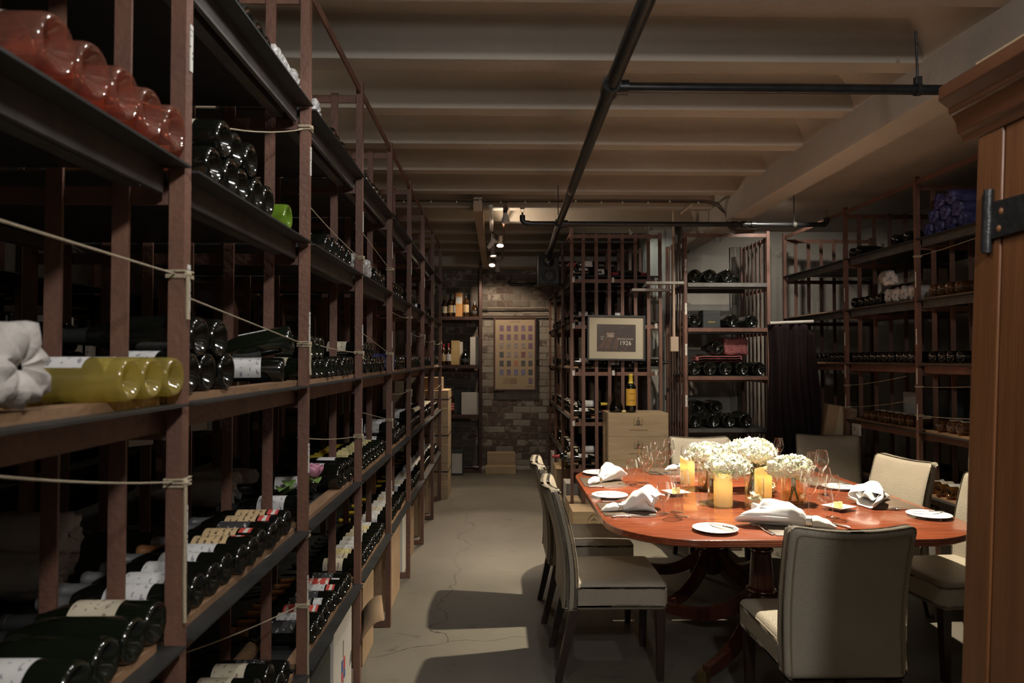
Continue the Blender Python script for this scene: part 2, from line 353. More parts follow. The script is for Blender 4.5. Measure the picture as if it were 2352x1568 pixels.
struct(MB().bb(-3.3,4.3,-2.6,10.3,-.1,0).build('floor', MT['floor'], smooth=False))
ceil = struct(MB().bb(-3.3,2.05,-2.6,10.3,3.13,3.25).build('ceiling', MT['ceil'], smooth=False))
MB().bb(2.03,4.3,-2.6,10.3,2.98,3.25).build('slab', MT['ceil'], ceil, smooth=False)
def joist_profile(yf):
    y1, y0 = yf, yf-.115; z0 = 2.95; z1 = 3.14
    out = [(y0-.006,z0+.012),(y0,z0)]; out += [(y1,z0),(y1+.006,z0+.012)]
    for k in range(1,6):
        a = k/5*pi/2; out.append((y1+.008+.09*(1-cos(a)), z0+.06+(z1-z0-.06)*sin(a)))
    for k in range(5,0,-1):
        a = k/5*pi/2; out.append((y0-.008-.09*(1-cos(a)), z0+.06+(z1-z0-.06)*sin(a)))
    return out
for k in range(-6, 12):
    yf = 3.33+.64*k
    if yf > 10: continue
    MB().prism(joist_profile(yf), -3.3, 2.06, lambda a, b, c: (c, a, b)).build('joist', MT['ceil'], ceil, ang=50)
# main beam with coved bays where the joists die into it
bm_ = MB().prism([(2.02,3.2),(1.985,2.775),(1.99,2.755),(2.005,2.75),(2.165,2.75),(2.18,2.765),(2.19,3.2)], -2.6, 7.6, lambda a, b, c: (a, c, b))
bm_.build('beam', MT['ceil_beam'], ceil)
for k in range(-5, 8):
    yf = 3.33+.64*k
    cv = MB(); prof = [(2.01, 2.93)]
    for q in range(0, 7):
        a = q/6*pi/2; prof.append((2.0-.16*(1-cos(a))-.0, 2.95+.19*sin(a)))
    prof += [(2.01, 3.14)]
    cv.prism(prof, yf, yf+.525, lambda a, b, c: (a, c, b)).build('cove', MT['ceil_beam'], ceil, ang=50)
# drop beam above the back wall
MB().bb(-3.3,1.7,9.55,9.9,2.82,3.13).build('beam', MT['ceil'], ceil, smooth=False)

struct(MB().bb(-3.4,-3.2,-2.6,10.3,0,3.2).build('wall_left', MT['darkwall'], smooth=False))
struct(MB().bb(4.05,4.3,-2.6,10.3,0,3.2).build('wall_right', MT['plaster'], smooth=False))
struct(MB().bb(-3.4,4.3,-2.7,-2.5,0,3.2).build('wall_rear', MT['darkwall'], smooth=False))
struct(MB().bb(1.86,4.2,7.75,7.95,0,3.1).build('wall_recess', MT['plaster'], smooth=False))
pil = struct(MB().bb(1.63,1.90,7.45,7.95,0,3.13).build('wall_pillar', MT['peel'], smooth=False)); bev(pil, .012)
struct(MB().bb(1.66,1.86,7.9,10.1,0,3.13).build('wall_side', MT['plaster'], smooth=False))
# corrugated pale lining right of the tall rack
lin = MB(); lin.grid(lambda u, v: (2.60+.45*u, 7.70+.018*sin(u*2*pi*7), .05+2.75*v), 84, 1)
o = solid(lin.build('wall_lining', MT['plaster']), .01); struct(o)

# back wall in laid bricks: mortar bed plus each brick of its own
wb = struct(MB().bb(-3.3,1.7,9.92,10.2,0,2.9).build('wall_back', MT['mortar'], smooth=False))
BR = [mat('painted_brick_a', (.30,.262,.215), .85, 0, (.245,.21,.168), 7, ncontrast=(.35,.7), bump=.5, bscale=30, rnd=.06),
      mat('painted_brick_b', (.27,.235,.19), .85, 0, (.205,.172,.135), 8, ncontrast=(.35,.65), bump=.5, bscale=30, rnd=.08),
      mat('worn_brick_c', (.265,.23,.185), .9, 0, (.115,.085,.068), 12, ncontrast=(.46,.56), bump=.6, bscale=30, rnd=.1),
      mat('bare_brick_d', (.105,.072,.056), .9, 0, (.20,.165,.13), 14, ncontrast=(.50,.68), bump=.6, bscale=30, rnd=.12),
      mat('dark_brick_e', (.15,.125,.10), .9, 0, (.10,.082,.065), 7, ncontrast=(.35,.65), bump=.5, bscale=30, rnd=.1)]  # last one is a darker tone, behind the shelves and high up
rb = random.Random(3)
def brick_mesh(w, h):
    me = rbox((w, .05, h), .003, 1, 1, lambda c: (c.x+rb.uniform(-.003,.003), c.y, c.z+rb.uniform(-.003,.003)))
    me.polygons.foreach_set('use_smooth', [False]*len(me.polygons)); return me
CH = .094
bmeshes = {}
for (w_, tagn) in ((.231,'s'),(.111,'h')):
    for q in range(5):
        for mi in range(5):
            me = brick_mesh(w_, CH-.010) if mi == 0 else bmeshes[(tagn,q,0)].copy()
            if mi: me.materials.clear()
            me.materials.append(BR[mi]); me.name = 'brick'; bmeshes[(tagn,q,mi)] = me
for row in range(30):
    z = .03+CH*(row+.5); head = row % 6 == 3; x = -.98-(.12 if row % 2 else 0)-(.06 if head else 0)
    while x < .80:
        w_ = .12 if head else .24; cx = x+w_/2
        u = rb.random()
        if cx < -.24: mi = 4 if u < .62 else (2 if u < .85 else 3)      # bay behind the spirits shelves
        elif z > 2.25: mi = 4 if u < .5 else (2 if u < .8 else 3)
        elif z < .95: mi = 3 if u < .42 else (0 if u < .75 else 2)
        elif z < 1.15: mi = 3 if u < .22 else (0 if u < .8 else 1)
        else: mi = 0 if u < .5 else (1 if u < .85 else 2)
        o = link('brick', bmeshes[('h' if head else 's', rb.randrange(5), mi)], wb, (cx, 9.9435+rb.uniform(-.0035,.003)-.004, z))
        o.rotation_euler = (rb.uniform(-.01,.01), rb.uniform(-.012,.012), rb.uniform(-.02,.02))
        x += w_
# two dark conduits along the wall
for z in (2.155, 2.255):
    tag(MB().tube([(-.24,9.86,z),(.72,9.86,z)], .012, 8).build('wall_conduit', MT['cable']), 'thin dark conduit along brick wall above the poster, %s of two' % ('lower' if z < 2.2 else 'upper'), 'conduit')
# baseboard kerb at the foot of the wall
struct(MB().bb(-1.0,1.66,9.80,9.9,0,.035).build('trim_kerb', MT['ceil'], smooth=False))

# ================================================================== STEEL RACKS
_cache = {}
def boxmesh(key, d, m):
    k = (key, tuple(round(x,4) for x in d), m.name)
    if k not in _cache: _cache[k] = MB().box((0,0,0), d).mesh(key, m, False)
    return _cache[k]
def make_rack(label, mp, us, shelves, depth=.92, ztop=2.79, nslat=6, slats=True, planks=True, m='steel', endslats=None, name='steel_wine_rack', rails=True, floorbar=True, toprail=True, skip=()):
    """mp maps (along, depth, height) to the room; us are the frame positions"""
    root = thing(name, label, 'rack'); root.location = mp(us[0], 0, 0)
    inv = Vector(root.location); ms = MT[m]
    swap = abs(mp(1,0,0)[0]-mp(0,0,0)[0]) < .5     # runs along Y
    def bx(nm, u, v, z, du, dv, dz, mm):
        d = (dv, du, dz) if swap else (du, dv, dz)
        return link(nm, boxmesh(nm, d, mm), root, Vector(mp(u,v,z))-inv)
    for i, u in enumerate(us):
        bx('post', u, .015, ztop/2+.02, .03, .03, ztop+.04, ms)
        bx('post', u, depth-.015, ztop/2, .03, .03, ztop, ms)
        if slats:
            for k in range(1, nslat+1):
                bx('slat', u, depth*k/(nslat+1), ztop/2, .007, .033, ztop-.02, ms)
        for z in list(shelves)+[ztop+.02]:
            bx('cross_bar', u+.007, depth/2, z-.055, .007, depth-.03, .036, ms)
        if floorbar: bx('foot_bar', u, depth/2, .02, .03, depth-.06, .035, ms)
    for a, b in zip(us[:-1], us[1:]):
        c = (a+b)/2; Lb = b-a
        for z in shelves:
            if (round(a, 2), z) in skip: continue
            bx('shelf_sheet', c, depth/2-.004, z-.0025, Lb-.034, depth+.02, .005, MT['sheet'])
            if rails:
                bx('shelf_rail', c, .045, z-.030, Lb-.04, .012, .05, ms if z < 1.8 else MT['rail'])
                bx('shelf_rail', c, .10, z-.024, Lb-.04, .035, .036, ms if z < 1.8 else MT['rail'])
                bx('shelf_rail', c, depth-.12, z-.024, Lb-.04, .035, .036, ms if z < 1.8 else MT['rail'])
            if planks and z < 2.2:
                bx('plank', c-.01, .055, z+.008, Lb-.07, .05, .016, MT['plank'])
                bx('plank', c-.01, .235, z+.008, Lb-.07, .05, .016, MT['plank'])
    if toprail:
        c = (us[0]+us[-1])/2; bx('top_rail', c, .012, ztop-.0, us[-1]-us[0], .008, .034, ms)
    return root
ZS = [.54, 1.0, 1.47, 1.94, 2.39]
LX = -.62; LU = [.5+.9*i for i in range(9)]
mpL = lambda u, v, z: (LX-v, u, z)
rackL = make_rack('long brown steel wine rack lining the left side of the aisle', mpL, LU, ZS)
RX = .71; RU = [6.8,7.75,8.7,9.6]
mpR = lambda u, v, z: (RX+v, u, z)
rack1 = make_rack('steel wine rack behind the table with framed vintage photo on its end', mpR, RU, [.52,.97,1.46,1.92,2.37], depth=.90, ztop=2.79)
mp2 = lambda u, v, z: (1.80+u, 6.62+v, z)
rack2 = make_rack('narrow steel rack of large-format bottles between two barred side panels', mp2, [0,.80], [.89,1.39,1.85,2.28], depth=.74, ztop=2.74, planks=False, nslat=6)
WX = 2.92; WU = [3.9,4.8,5.8,7.05]
mpW = lambda u, v, z: (WX+v, u, z)
rackW = make_rack('dark steel wine rack along the right wall beyond the chairs', mpW, WU, [.62,1.05,1.51,1.96,2.39], ztop=2.79, skip=((5.8,.62),(5.8,1.05)))
mpB = lambda u, v, z: (-2.15-v, u, z)
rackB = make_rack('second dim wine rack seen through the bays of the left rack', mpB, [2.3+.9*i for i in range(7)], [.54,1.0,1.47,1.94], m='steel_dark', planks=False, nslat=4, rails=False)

for z, mm in ((.89,'rail'),(1.39,'steel'),(1.85,'steel'),(2.28,'rail')):
    link('shelf_lip', boxmesh('shelf_lip', (.766,.008,.038), MT[mm]), rack2, Vector(mp2(.40,-.010,z-.019))-rack2.location)
# strip labels stuck on the posts
def strip(root, p, h=.10, axis='x', w=.011):
    d = (.002, w, h) if axis == 'x' else (w, .002, h)
    link('strip_label', boxmesh('strip_label', d, MT['tagw']), root, Vector(p)-root.location)
for i, u in enumerate(LU[1:]):
    for z in (.80, 1.24, 1.69, 2.21):
        strip(rackL, (LX+.0012, u+.006, z+random.uniform(-.03,.03)), .095)
for u in WU[1:3]:
    for z in (.72,1.2,1.45,1.72,2.1): strip(rackW, (WX-.0012, u-.004, z+random.uniform(-.02,.02)), .11)
for z in (1.15,1.64,2.03,2.45): strip(rack2, (1.80, 6.6185, z), .11, 'y', .02)
# price holders on the end frame of the rack behind the table
for z in (.97,1.46,1.92,2.37):
    for x in (RX+.03, RX+.42, RX+.84):
        link('price_holder', boxmesh('price_holder', (.024,.004,.05), MT['tagw']), rack1, Vector((x, 6.786, z-.045))-rack1.location)
# ================================================================== BOTTLES
def prof_bottle(r, h, kind):
    base = [(0,.032),(r*.22,.0295),(r*.45,.020),(r*.62,.0095),(r*.74,.003),(r*.80,.0008),(r*.85,.0),(r*.905,.0012),(r*.955,.0045),(r*.988,.0095),(r,.017)]
    if kind == 'bordeaux':
        b = [(r,h*.62),(r*.95,h*.665),(r*.70,h*.735),(r*.44,h*.785),(.0150,h*.82),(.0142,h*.945),(.0158,h*.955),(.0158,h*.985),(.0138,h),(0,h)]
    elif kind == 'burgundy':
        b = [(r,h*.46),(r*.96,h*.52),(r*.80,h*.61),(r*.56,h*.70),(r*.40,h*.77),(.0150,h*.83),(.0142,h*.95),(.0158,h*.955),(.0158,h*.985),(.0138,h),(0,h)]
    else:  # champagne or large format
        q = r/.044
        b = [(r,h*.42),(r*.97,h*.49),(r*.82,h*.59),(r*.58,h*.69),(r*.44,h*.77),(.0165*q,h*.86),(.0160*q,h*.945),(.0178*q,h*.95),(.0178*q,h*.975),(.015*q,h),(0,h)]
    return base+b
def rad_at(prof, z):
    pts = sorted([(zz, r) for r, zz in prof[10:]])
    for (z0, r0), (z1, r1) in zip(pts[:-1], pts[1:]):
        if z0 <= z <= z1: return r0+(r1-r0)*(z-z0)/max(1e-6, z1-z0)
    return 0
KIND = {}
def reg(kind, r, h, shape, lab=(.22,.52), cap=.76):
    pr = prof_bottle(r, h, shape)
    body = MB().lathe(pr, 32).mesh('bottle_glass', None, True, 75)
    zs = [h*cap]+[z for _, z in pr if h*cap < z < h*.999]+[h+.0006]
    cp = [(rad_at(pr, min(z, h))+.0007, z) for z in zs[:-1]]+[(.0145*(1 if r < .046 else r/.044), h+.0007), (0, h+.0009)]
    capm = MB().lathe(cp, 18).mesh('capsule', None, True, 40)
    labm = MB().lathe([(r+.0006, h*lab[0]), (r+.0006, h*lab[1])], 14, a0=-1.35, a1=1.35).mesh('label', None)
    l2 = MB().lathe([(r+.0006, h*(lab[0]-.13)), (r+.0006, h*(lab[0]-.02))], 8, a0=-.45, a1=.45).mesh('label', None)
    KIND[kind] = dict(body=body, cap=capm, lab=labm, lab2=l2, r=r, h=h)
reg('bordeaux', .0375, .30, 'bordeaux'); reg('burgundy', .0405, .295, 'burgundy'); reg('champagne', .0440, .315, 'champagne', (.20,.42))
reg('magnum', .052, .36, 'champagne', (.2,.42)); reg('large', .066, .48, 'champagne', (.2,.42)); reg('slim', .034, .30, 'bordeaux', (.2,.5))
def setm(o, m): o.material_slots[0].link = 'OBJECT'; o.material_slots[0].material = m
ROT = {'-x': Matrix.Rotation(R(-90),4,'Y'), '+x': Matrix.Rotation(R(90),4,'Y') @ Matrix.Rotation(pi,4,'Z'), '+y': Matrix.Rotation(R(-90),4,'X') @ Matrix.Rotation(R(-90),4,'Z'), 'up': Matrix.Identity(4)}
NB = [0]
def bottle(kind, loc, d, label, glass='dglass', lab=None, cap='cap_black', roll=0., yaw=0., tilt=0., lab2=None, group=None, name='wine_bottle', cat='bottle'):
    if name == 'wine_bottle': name = {'champagne':'champagne_bottle','magnum':'magnum_bottle','large':'large_format_bottle'}.get(kind, {'amber':'dessert_wine_bottle','rose':'rose_wine_bottle','white_wine':'white_wine_bottle'}.get(glass, 'wine_bottle'))
    K = KIND[kind]; o = link(name, K['body']); setm(o, MT[glass])
    o.matrix_basis = Matrix.Translation(loc) @ Matrix.Rotation(yaw,4,'Z') @ ROT[d] @ Matrix.Rotation(tilt,4,'Y') @ Matrix.Rotation(roll,4,'Z')
    tag(o, label, cat, group); NB[0] += 1
    if cap: setm(link('capsule', K['cap'], o), MT[cap])
    if lab: setm(link('label', K['lab'], o), MT[lab])
    if lab2: setm(link('label', K['lab2'], o), MT[lab2])
    return o
# wrapped bottle: crinkled paper roll with gathered base
def wrap_mesh(seed, r=.045, h=.31, amp=.004):
    rr = random.Random(seed); ph = [rr.uniform(0,6.28) for _ in range(6)]; m = MB(); n = 26
    pr = [(.004,.012),(r*.35,.006),(r*.7,.002),(r*.95,.008),(r,.03),(r*1.02,.08),(r,.14),(r*.99,h*.6),(r*.8,h*.72),(r*.5,h*.82),(r*.42,h*.92),(r*.45,h),(.003,h)]
    for i, (q, z) in enumerate(pr):
        for j in range(n):
            a = 2*pi*j/n; k = 1+amp/r*(sin(7*a+ph[0]+z*30)*.8+sin(11*a+ph[1]-z*50)*.6+sin(3*a+ph[2]+z*14))*(1.6 if i < 4 else 1)
            m.v.append((q*k*cos(a), q*k*sin(a), z+(amp*.8*sin(9*a+ph[3]) if 0 < i < 4 else 0)))
    for i in range(len(pr)-1):
        for j in range(n): m.f.append([i*n+j, i*n+(j+1)%n, (i+1)*n+(j+1)%n, (i+1)*n+j])
    return m.mesh('wrapping', None, True, 70)
WR = [wrap_mesh(s) for s in range(5)]
def wrapped(loc, d, label, m, roll=0., yaw=0., tilt=0., sc=1., group=None):
    o = link('wrapped_bottle', WR[NB[0] % 5]); setm(o, MT[m]); NB[0] += 1
    o.matrix_basis = Matrix.Translation(loc) @ Matrix.Rotation(yaw,4,'Z') @ ROT[d] @ Matrix.Rotation(tilt,4,'Y') @ Matrix.Rotation(roll,4,'Z') @ Matrix.Scale(sc,4)
    return tag(o, label, 'bottle', group)

# bottles too far down the aisles to pick apart: one object of many
FAR = dict(v=[], f=[], m=[])
FARM = ['dglass','gglass','lab_white','lab_cream','lab_yellow','cap_black','cap_yellow']
def far_bottle(kind, loc, d, glass='dglass', lab=None, cap='cap_black', roll=0., yaw=0.):
    K = KIND[kind]; M_ = Matrix.Translation(loc) @ Matrix.Rotation(yaw,4,'Z') @ ROT[d] @ Matrix.Rotation(roll,4,'Z')
    for me, mm in ((K['body'], glass), (K['cap'], cap), (K['lab'] if lab else None, lab)):
        if me is None: continue
        i = len(FAR['v'])
        FAR['v'] += [tuple(M_ @ v.co) for v in me.vertices]; FAR['f'] += [[i+k for k in p.vertices] for p in me.polygons]; FAR['m'] += [FARM.index(mm)]*len(me.polygons)
SHN = {.54:'knee-high', 1.0:'hip-high', 1.47:'eye-level', 1.94:'overhead', 2.39:'topmost'}
rv = random.Random(11)
def rowL(bay, z, ys, kind, glass='dglass', labs=(None,), caps=('cap_black',), tier=0, v=.018, desc='dark wine bottle', lab2s=(None,), wrapm=None, jit=.012):
    """one row of bottles in a bay of the left rack, base to the aisle"""
    r = KIND[kind]['r'] if not wrapm else .0475
    zz = z+.0165*(z < 2.2)+r+tier*r*1.74
    for i, y in enumerate(ys):
        pos = ('%s of %d' % (ORD[i], len(ys))) if len(ys) > 1 else 'alone'
        lb = '%s, %s from near post, %s%s shelf, %s left-rack bay' % (desc, pos, 'upper tier ' if tier else '', SHN[z], ORD[bay])
        loc = (LX-v-rv.uniform(0, jit), y, zz)
        if bay >= 6 and not wrapm: far_bottle(kind, loc, '-x', glass, labs[i % len(labs)], caps[i % len(caps)], rv.uniform(-.5,.35), rv.uniform(-.02,.02))
        elif wrapm: wrapped(loc, '-x', lb, wrapm, rv.uniform(0,6), group='wrapped bottles on the left rack')
        else: bottle(kind, loc, '-x', lb, glass, labs[i % len(labs)], caps[i % len(caps)], rv.uniform(-.5,.35), rv.uniform(-.02,.02), lab2=lab2s[i % len(lab2s)], group='bottles on the left rack')
def seq(a, n, d): return [a+d*i for i in range(n)]
# bay 0 : nearest, cut by the left edge of the picture
rowL(0, 1.94, [.985,1.075,1.165,1.255,1.342], 'champagne', 'rose', ('lab_white',), ('cap_brown',), desc='clear rosé bottle', v=-.004, jit=.004)
rowL(0, 1.47, [1.185,1.265,1.345], 'bordeaux', 'white_wine', ('lab_white',), ('cap_silver',), desc='pale golden white-wine bottle', v=-.006, jit=.004)
wrapped((LX-.01, .955, 1.47+.0165+.061), '-x', 'bottle bundled in white tissue beside golden wine bottles, near left edge', 'wrap_white', .4, sc=1.28)
rowL(0, 1.0, [1.09,1.18,1.27,1.352], 'burgundy', 'gglass', ('lab_white',None,None,'lab_cream'), ('cap_black',), desc='dark green bottle')
# bay 1
rowL(1, 2.39, seq(1.62,5,.085), 'burgundy', 'dglass', (None,), desc='dark bottle')
rowL(1, 2.39, [2.055,2.145,2.235], 'burgundy', wrapm='wrap_plastic', desc='plastic-wrapped bottle')
rowL(1, 1.94, [1.60,1.69,1.78,1.87,1.96], 'champagne', 'dglass', ('lab_cream','lab_white',None), ('cap_black',), desc='black champagne bottle')
rowL(1, 1.94, [1.645,1.735,1.825], 'champagne', 'dglass', ('lab_cream','lab_white',None), ('cap_black',), tier=1, desc='black champagne bottle')
rowL(1, 1.94, [2.17], 'burgundy', 'green_glass', ('lab_white',), ('cap_silver',), desc='bright green bottle')
rowL(1, 1.47, [1.475,1.575,1.675], 'champagne', 'dglass', ('lab_white',None,None), ('cap_black',), desc='stout dark bottle')
rowL(1, 1.47, [1.525,1.625], 'champagne', 'dglass', (None,), ('cap_black',), tier=1, desc='stout dark bottle')
bottle('bordeaux', (LX-.05,2.20,1.47+.0165+.0375), '-x', 'black bottle lying alone under a tilted white-labelled one by second post', 'dglass', 'lab_white', roll=-.9, yaw=.25)
bottle('burgundy', (LX-.03,2.215,1.47+.155), '-x', 'tilted bottle with large white label resting against second post', 'gglass', 'lab_white', 'cap_yellow', roll=.9, yaw=.22, tilt=-.22)
lbs = ['lab_white','lab_white','lab_white','lab_white','lab_white','lab_tan','lab_tan','lab_black','lab_tan','lab_tan']
rowL(1, 1.0, seq(1.47,10,.0785), 'bordeaux', 'dglass', lbs, ('cap_silver','cap_silver','cap_silver','cap_silver','cap_silver','cap_brown'), desc='red-wine bottle', lab2s=[None]*5+['lab_red']*2+[None,'lab_red','lab_red'])
rowL(1, .54, seq(1.78,6,.079), 'bordeaux', 'dglass', ('lab_black','lab_cream','lab_black'), ('cap_black',), desc='black-labelled bottle')
rowL(1, .54, seq(1.82,3,.09), 'bordeaux', 'dglass', ('lab_cream',), ('cap_brown',), tier=1, desc='brown-capped bottle')
# bay 2
rowL(2, 2.39, [2.40,2.49], 'burgundy', wrapm='wrap_plastic', desc='plastic-wrapped bottle')
rowL(2, 2.39, [2.75,2.84,2.93], 'burgundy', desc='dark bottle')
rowL(2, 1.94, [2.68,2.765,2.85,2.935,3.03], 'burgundy', 'dglass', ('lab_white','lab_cream',None), desc='dark bottle')
rowL(2, 1.47, seq(2.37,6,.076), 'bordeaux', 'gglass', ('lab_cream','lab_yellow'), desc='yellow-glinting dark bottle')
rowL(2, 1.47, seq(2.86,4,.082), 'burgundy', 'dglass', (None,), desc='stout dark bottle')
rowL(2, 1.47, [2.43,2.51,2.59], 'burgundy', 'gglass', ('lab_cream','lab_white'), ('cap_yellow',), tier=1, desc='dark bottle')
rowL(2, 1.0, [2.365], 'burgundy', 'dglass', ('lab_white',), desc='dark bottle')
rowL(2, 1.0, [2.93,3.02,3.11], 'magnum', 'dglass', ('lab_white',None,'lab_white'), desc='black magnum bottle')
bottle('bordeaux', (LX-.10,2.80,1.0+.0165+.0375), '-x', 'dark bottle under the pink rose on hip-high left shelf', 'dglass', 'lab_white', roll=-.3, yaw=.18)
rowL(2, .54, seq(2.50,8,.0785), 'bordeaux', 'dglass', ('lab_black','lab_white','lab_red','lab_black'), ('cap_brown',), desc='brown-capped bottle', lab2s=('lab_white',None,'lab_red'))
# bay 3
rowL(3, 2.39, seq(3.45,6,.09), 'burgundy', 'dglass', (None,'lab_white'), desc='dark bottle')
rowL(3, 1.94, seq(3.28,4,.092), 'burgundy', wrapm='wrap_plastic', desc='plastic-wrapped bottle')
rowL(3, 1.94, [3.72,3.82,3.98], 'burgundy', 'dglass', (None,'lab_cream'), desc='dark bottle')
rowL(3, 1.47, seq(3.27,9,.088), 'burgundy', 'dglass', ('lab_cream',None), desc='stout dark bottle')
rowL(3, 1.47, [3.32,3.42,3.52,3.62], 'burgundy', 'dglass', ('lab_cream','lab_white'), tier=1, desc='cream-labelled bottle')
rowL(3, 1.0, seq(3.27,9,.088), 'burgundy', 'gglass', ('lab_yellow',), ('cap_yellow',), desc='yellow-labelled bottle')
rowL(3, .54, seq(3.27,10,.0785), 'bordeaux', 'dglass', ('lab_cream','lab_cream','lab_yellow','lab_white','lab_white','lab_white'), ('cap_black',), desc='pale-labelled bottle')
# bays 4 to 7 : farther down the aisle
for bay in (4,5,6,7):
    y0 = LU[bay]+.055
    for z in ZS:
        if z == 2.39:
            if bay in (4,7): rowL(bay, z, seq(y0+.1, 5, .09), 'burgundy', desc='dark bottle')
            if bay == 5: rowL(bay, z, seq(y0, 3, .095), 'burgundy', wrapm='wrap_blue', desc='blue-wrapped bottle')
        elif z == 1.94: rowL(bay, z, seq(y0+(.0 if bay % 2 else .2), 5 if bay < 7 else 6, .1), 'burgundy', 'dglass', ('lab_white',None), desc='dark bottle')
        elif z == 1.47:
            if bay == 4: rowL(bay, z, seq(y0, 3, .098), 'burgundy', wrapm='wrap_blue', desc='blue-wrapped bottle'); rowL(bay, z, seq(y0+.32, 5, .09), 'burgundy', 'dglass', ('lab_white',), desc='white-labelled bottle')
            else: rowL(bay, z, seq(y0, 8, .1), 'burgundy', 'gglass', ('lab_cream','lab_white'), desc='stout dark bottle')
        elif z == 1.0:
            rowL(bay, z, seq(y0, 8, .1), 'burgundy', 'dglass', ('lab_white','lab_cream','lab_yellow'), desc='pale-labelled bottle')
            if bay in (4,5): rowL(bay, z, seq(y0+.04, 4, .1), 'burgundy', 'dglass', ('lab_white',), tier=1, desc='white-labelled bottle')
        else:
            rowL(bay, z, seq(y0, 8, .1), 'burgundy', 'dglass', ('lab_white','lab_white','lab_cream'), ('cap_yellow','cap_black'), desc='white-labelled bottle')
# back row of the second bay, showing past the near post
for i, (y, zz) in enumerate(((1.80,1.535),(1.90,1.535),(2.0,1.535),(1.85,1.612),(1.95,1.612))):
    bottle('champagne', (-1.18, y, zz), '-x', 'dark bottle stacked deep in back row behind the golden bottles, %s of five' % ORD[i], 'dglass', group='bottles on the left rack')
# tissue bundles lying deep on the hip-high shelf
for i, (x, y, zz) in enumerate(((-1.0,1.62,1.065),(-1.05,1.74,1.06),(-1.0,1.68,1.14),(-.98,2.62,1.065),(-1.0,2.74,1.065),(-.98,2.86,1.062))):
    wrapped((x, y, zz), '-x', 'tissue-wrapped bottle deep on hip-high left shelf, %s from camera' % ORD[i], 'wrap_white', i*1.3, sc=1.15, group='wrapped bottles on the left rack')

# rack behind the table: bases to the aisle (-X)
def rowR(mx, z, ys, kind, lab, where, v=.02, glass='dglass', labs=(None,), caps=('cap_black',), wrapm=None, tier=0, sc=1.0, far=False):
    r = KIND[kind]['r'] if not wrapm else .0475*sc
    for i, y in enumerate(ys):
        loc = (mx+v+rv.uniform(0,.012), y, z+.0165*(z < 2.2)+r+tier*r*1.74)
        lb = '%s, %s, %s of %d' % (lab, where, ORD[i], len(ys))
        if far: far_bottle(kind, loc, '+x', glass, labs[i % len(labs)], caps[i % len(caps)], rv.uniform(-.4,.4), rv.uniform(-.02,.02))
        elif wrapm: wrapped(loc, '+x', lb, wrapm, rv.uniform(0,6), sc=sc)
        else: bottle(kind, loc, '+x', lb, glass, labs[i % len(labs)], caps[i % len(caps)], rv.uniform(-.4,.4), rv.uniform(-.02,.02))
for z, nm in ((.52,'lowest'),(.97,'second-lowest'),(1.46,'middle'),(1.92,'second-highest'),(2.37,'top')):
    for b in range(3):
        n = {.52:6,.97:7,1.46:6,1.92:6,2.37:5}[z]-(1 if b == 2 else 0)
        rowR(RX, z, seq(RU[b]+.07, n, .115), 'burgundy', 'dark bottle facing the aisle', '%s shelf, %s bay behind the photo' % (nm, ORD[b]), labs=('lab_white',None,'lab_cream'), far=b > 0)
# bottles lying along the end of that rack, seen side-on through the bars
def side(x, y, z, lab, glass='dglass', l='lab_white', cap='cap_black', flip=False, kind='bordeaux', yaw=0.):
    bottle(kind, (x, y, z), '-x' if flip else '+x', lab, glass, l, cap, 0.9 if not flip else -.9, yaw)
side(1.12,6.90,2.37+.04,'side-on bottle with white label on top shelf behind the bars','dglass','lab_white','cap_red', True)
side(1.00,6.88,2.37+.115,'red-capped bottle atop others on top shelf behind the bars','dglass','lab_white','cap_red', True)
side(.92,7.00,2.37+.04,'red-capped bottle low on the top shelf behind the bars','dglass',None,'cap_red')
side(1.22,7.02,2.37+.04,'red-capped bottle at right of top shelf behind the bars','dglass',None,'cap_red')
side(.80,6.90,.97+.055,'dark bottle with gold label behind bars left of crates','dglass','lab_tan','cap_red')
side(.82,7.02,.97+.055,'white-labelled bottle behind bars left of crates','dglass','lab_white','cap_red')
side(.80,6.95,.97+.13,'yellow-banded bottle on top of pair left of crates','dglass','lab_white','cap_yellow')
side(.80,6.90,.52+.055,'dark bottle with pale label on lowest shelf left of crates','dglass','lab_cream','cap_red')
side(.85,7.0,.52+.055,'red-capped bottle on lowest shelf left of crates','dglass','lab_cream','cap_red', True)
side(.80,6.93,.52+.13,'white-labelled bottle atop lowest shelf pile left of crates','dglass','lab_white','cap_red')
side(.80,6.90,1.46+.055,'dark bottle under the framed photo on middle shelf','dglass','lab_white','cap_black')
side(1.05,6.92,1.46+.055,'white-labelled bottle under centre of framed photo','dglass','lab_white','cap_black')
side(1.40,6.92,1.46+.055,'black bottle under right corner of framed photo','dglass',None,'cap_black')
side(.80,6.88,1.92+.055,'brown-labelled bottle above left corner of framed photo','dglass','lab_black','cap_black')
side(1.10,6.92,1.92+.055,'blue-white labelled bottle above centre of framed photo','dglass','lab_white','cap_black')

# narrow rack: large bottles, bases to the room (-Y)
def big(x, z, lab, kind='large', glass='dglass', y=6.64, roll=0., yaw=0., l=None):
    bottle(kind, (x, y, z+KIND[kind]['r']), '+y', lab, glass, l, 'cap_black', roll, yaw)
for i, x in enumerate((1.90,2.045,2.215)): big(x, 2.281, 'large dark bottle on top shelf of narrow rack, %s from left' % ORD[i])
big(2.345, 2.281, 'smaller bottle lying at right end of narrow rack top shelf', 'champagne', y=6.80)
for i, x in enumerate((1.89,2.255,2.50)): big(x, 1.851, 'large dark bottle on third shelf of narrow rack, %s from left' % ORD[i], y=6.64 if i < 2 else 6.80)
for i, x in enumerate((1.885,2.035,2.185,2.345,2.505)): big(x, 1.391, 'large dark bottle in row of five, narrow rack, %s from left' % ORD[i])
big(2.13, 1.391+.20, 'single large bottle lying on pink wrap in narrow rack', y=6.70)
